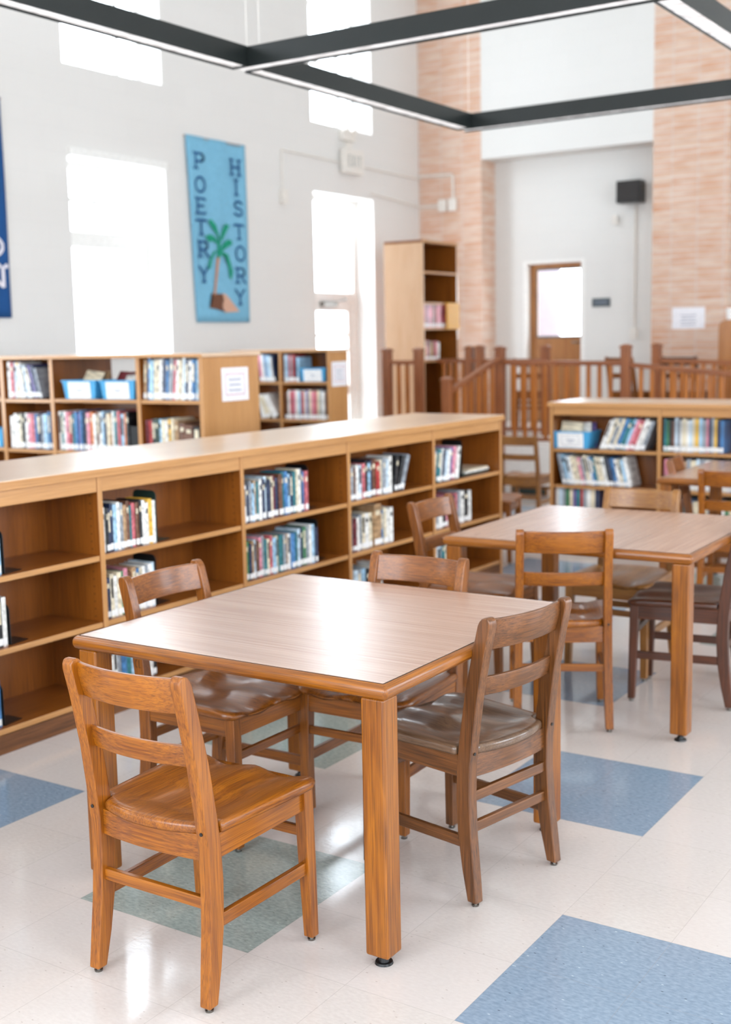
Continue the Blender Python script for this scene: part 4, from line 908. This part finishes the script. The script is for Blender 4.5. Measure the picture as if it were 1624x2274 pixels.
for s in (-1, 1):
    bm = bmesh.new(); cyl(bm, (.05, s*.075, .055), .032, .05, axis=0, n=16, r2=.04); obj('lamp_head', bm, 'conduit_white', b, smooth=False)
# black speaker high on the recess wall, with its conduit
b = tag(empty('wall_speaker', (-5.30, 13.95, 3.19)), 'black boxy speaker high on the recessed white wall', 'speaker')
bxo('cabinet', (-.145, .145, -.22, -.04, -.125, .125), 'black_plastic', b, .006); bxo('bracket', (-.04, .04, -.04, -.001, -.05, .05), 'black_plastic', b, .002)
bxo('grille', (-.13, .13, -.226, -.2205, -.11, .11), 'screw_dark', b, .001)
conduit('vertical white conduit below the black speaker', [(-5.285, 13.935, 1.62), (-5.285, 13.935, 3.05)], .012)
jbox('white outlet box at the bottom of the conduit below the black speaker', -5.285, 13.949, 1.57, 'y', (.04, .06, .04))

# ------------------------------------------------------------------ railings
def newel(p, x, y, z0, z1, w=.042):
    bm = bmesh.new(); box(bm, x-w, x+w, y-w, y+w, z0, z1-.03); box(bm, x-w*1.22, x+w*1.22, y-w*1.22, y+w*1.22, z1-.03, z1-.012)
    L = [[(x-k, y-k, z), (x+k, y-k, z), (x+k, y+k, z), (x-k, y+k, z)] for k, z in ((w*1.1, z1-.012), (w*.5, z1+.006))]; loops(bm, L)
    return obj('newel_post', bm, 'rail_Z', p, .003)
def railing(label, a, b_, ztop_a, ztop_b, zb_a, zb_b, posts, gap=.108, w=.022):
    """handrail from a to b (xy), balusters between"""
    p = tag(empty('wooden_railing', (a[0], a[1], 0)), label, 'railing', 'wooden railings'); ox, oy = a
    a_, b2 = Vector((0, 0)), Vector((b_[0]-ox, b_[1]-oy)); L = (b2-a_).length; d = (b2-a_)/L; n = Vector((-d.y, d.x))
    ax = 'X' if abs(d.x) > .5 else 'Y'
    def bar(nm, za, zb, hw, hh, s0=0, s1=L):
        bm = bmesh.new(); LL = []
        for s in (s0, s1):
            q = d*s; z = za+(zb-za)*s/L
            LL.append([(q.x-n.x*hw, q.y-n.y*hw, z-hh), (q.x+n.x*hw, q.y+n.y*hw, z-hh), (q.x+n.x*hw, q.y+n.y*hw, z+hh), (q.x-n.x*hw, q.y-n.y*hw, z+hh)])
        loops(bm, LL); return obj(nm, bm, 'rail_'+ax, p, .005)
    bar('handrail', ztop_a-.025, ztop_b-.025, .033, .022); bar('lower_rail', zb_a+.06, zb_b+.06, .02, .018)
    k = int(L/gap)
    for i in range(1, k):
        s = L*i/k; q = d*s; z0 = zb_a+(zb_b-zb_a)*s/L+.079; z1 = ztop_a+(ztop_b-ztop_a)*s/L-.048
        bm = bmesh.new(); box(bm, q.x-w*.8, q.x+w*.8, q.y-w*.8, q.y+w*.8, z0, z1); obj('baluster', bm, 'baluster_wood', p, .003)
    for x, y, z0, z1 in posts: newel(p, x-ox, y-oy, z0, z1)
    return p
railing('wooden railing at the left end of the platform, beside the slim bookcase', (-6.80, YP), (-6.49, YP), 1.345, 1.345, ZP, ZP, [(-6.835, YP, 0, 1.465), (-6.452, YP, 0, 1.465)], .085)
railing('long wooden railing along the platform front right of the steps', (-5.47, YP), (-4.25, YP), 1.335, 1.320, ZP, ZP, [(-5.515, YP, 0, 1.468), (-4.211, YP, ZP-.4, 1.468)], .105)
railing('wooden railing sloping down to the right along the ramp', (-4.17, YP), (-1.7, YP), 1.305, 1.08, ZP, .24, [(-1.66, YP, .0, 1.22)], .105)
railing('short sloping wooden stair rail with a low end post', (-5.512, 9.86), (-5.512, 10.86), 1.10, 1.38, .02, .42, [(-5.512, 9.82, 0, 1.205)], .13)
railing('wooden railing at the back of the platform behind the steps', (-6.88, 12.05), (-6.40, 12.05), 1.335, 1.330, ZP, ZP, [(-6.475, 12.05, ZP, 1.465), (-6.345, 12.05, ZP, 1.470)], .075)
railing('short wooden railing on the platform in front of the inner door', (-6.30, 12.05), (-5.60, 12.05), 1.325, 1.325, ZP, ZP, [(-5.555, 12.05, ZP, 1.462)], .10)
railing('rear wooden railing on the far side of the ramp', (-4.30, 12.1), (-1.9, 12.1), 1.315, 1.22, ZP, .36, [(-4.345, 12.1, ZP, 1.460)], .105)
# chairs up on the platform and beside the bookcases
GP = 'chairs on the platform behind the railing'
place_chair(chairA, -6.05, 12.75, 20, 'amber', 'blurred chair on the platform behind the railing, left of the inner door', GP, ZP)
place_chair(chairA, -4.84, 12.75, -20, 'amber', 'blurred chair on the platform behind the railing, left of the right pillar', GP, ZP)
place_chair(chairA, -4.25, 12.75, 0, 'dark', 'blurred dark chair on the platform before the right brick pillar', GP, ZP)
place_chair(chairA, -4.46, 9.30, 4, 'pale', 'pale orange chair standing between the long bookcase and the platform', 'loose chairs by the platform', 0, .92)
place_chair(chairA, -3.98, 7.62, -75, 'amber', 'chair hidden by the end of the long bookcase, only its seat corner shows', 'loose chairs by the platform')
# vent in the platform face
b = tag(empty('vent_grille', (-5.20, YP, .045)), 'dark vent grille at the foot of the white platform face', 'vent')
bxo('frame', (-.20, .20, -.012, -.001, -.04, .055), 'door_wood', b, .002); bxo('grille', (-.18, .18, -.016, -.012, -.028, .042), 'vent_dark', b, .001)
# tall cabinet at the right frame edge, with a white cup
b = tag(empty('wooden_cabinet', (-3.62, 12.75, ZP)), 'rounded wooden panel standing on the platform at the right frame edge', 'cabinet')
bm = bmesh.new(); pts = [(-.30, 0), (-.30, 1.12), (-.28, 1.17), (-.22, 1.19), (.25, 1.19), (.30, 1.14), (.30, 0)]; loops(bm, [[(x, 0, z) for x, z in pts], [(x, .35, z) for x, z in pts]]); obj('body', bm, 'cabinet_wood', b, .004)
bxo('door', (-.24, .24, -.012, -.001, .08, 1.08), 'cabinet_wood', b, .003)
bm = bmesh.new(); cyl(bm, (0, 0, 0), .035, .12, r2=.045, n=20); tag(obj('white_cup', bm, 'label_white', None, smooth=False, loc=(-3.845, 12.9, ZP+1.1915)), 'white cup on top of the wooden cabinet at the right edge', 'cup')

# ------------------------------------------------------------------ suspended linear lights
b = tag(empty('pendant_light_grid', (-4.2, 5.35, 3.0)), 'black suspended linear light fixture forming a square grid overhead', 'ceiling light')
HW = .055
def beam(x0, x1, y0, y1):
    along = 'x' if x1-x0 > y1-y0 else 'y'
    bm = bmesh.new(); t = .004; z0, z1 = 3.0, 3.105
    ox, oy, oz = -4.2, 5.35, 3.0
    if along == 'x': S_ = ((x0, x1, y0-HW, y0-HW+t), (x0, x1, y0+HW-t, y0+HW), (x0, x1, y0-HW, y0+HW))
    else: S_ = ((x0-HW, x0-HW+t, y0, y1), (x0+HW-t, x0+HW, y0, y1), (x0-HW, x0+HW, y0, y1))
    for k, s in enumerate(S_):
        box(bm, s[0]-ox, s[1]-ox, s[2]-oy, s[3]-oy, (z0 if k < 2 else z1-t)-oz, z1-oz)
    obj('housing', bm, 'fixture_dark', b, .0015)
    bm = bmesh.new(); s = S_[2]; g = .005
    if along == 'x': box(bm, s[0]-ox, s[1]-ox, s[2]+g-oy, s[3]-g-oy, .012, .02)
    else: box(bm, s[0]+g-ox, s[1]-g-ox, s[2]-oy, s[3]-oy, .012, .02)
    q = obj('diffuser', bm, 'louvre_lit', b, smooth=False)
    bm = bmesh.new()
    tube(bm, [((x0+.06 if along == 'x' else x0)-ox, (y0 if along == 'x' else y0+.06)-oy, .105), ((x0+.06 if along == 'x' else x0)-ox, (y0 if along == 'x' else y0+.06)-oy, 3.0)], .0025, 6)
    obj('cable', bm, 'conduit_white', b, smooth=False)
XA, XD, YN, YF = -4.2, -1.92, 5.34, 7.82
for x in (XA, XD):
    beam(x, x, YF-7.6, YN-HW); beam(x, x, YN+HW, YF-HW)
for y in (YN, YF):
    beam(XA-HW, XD+HW, y, y); beam(XD+HW, XD+2.4, y, y)
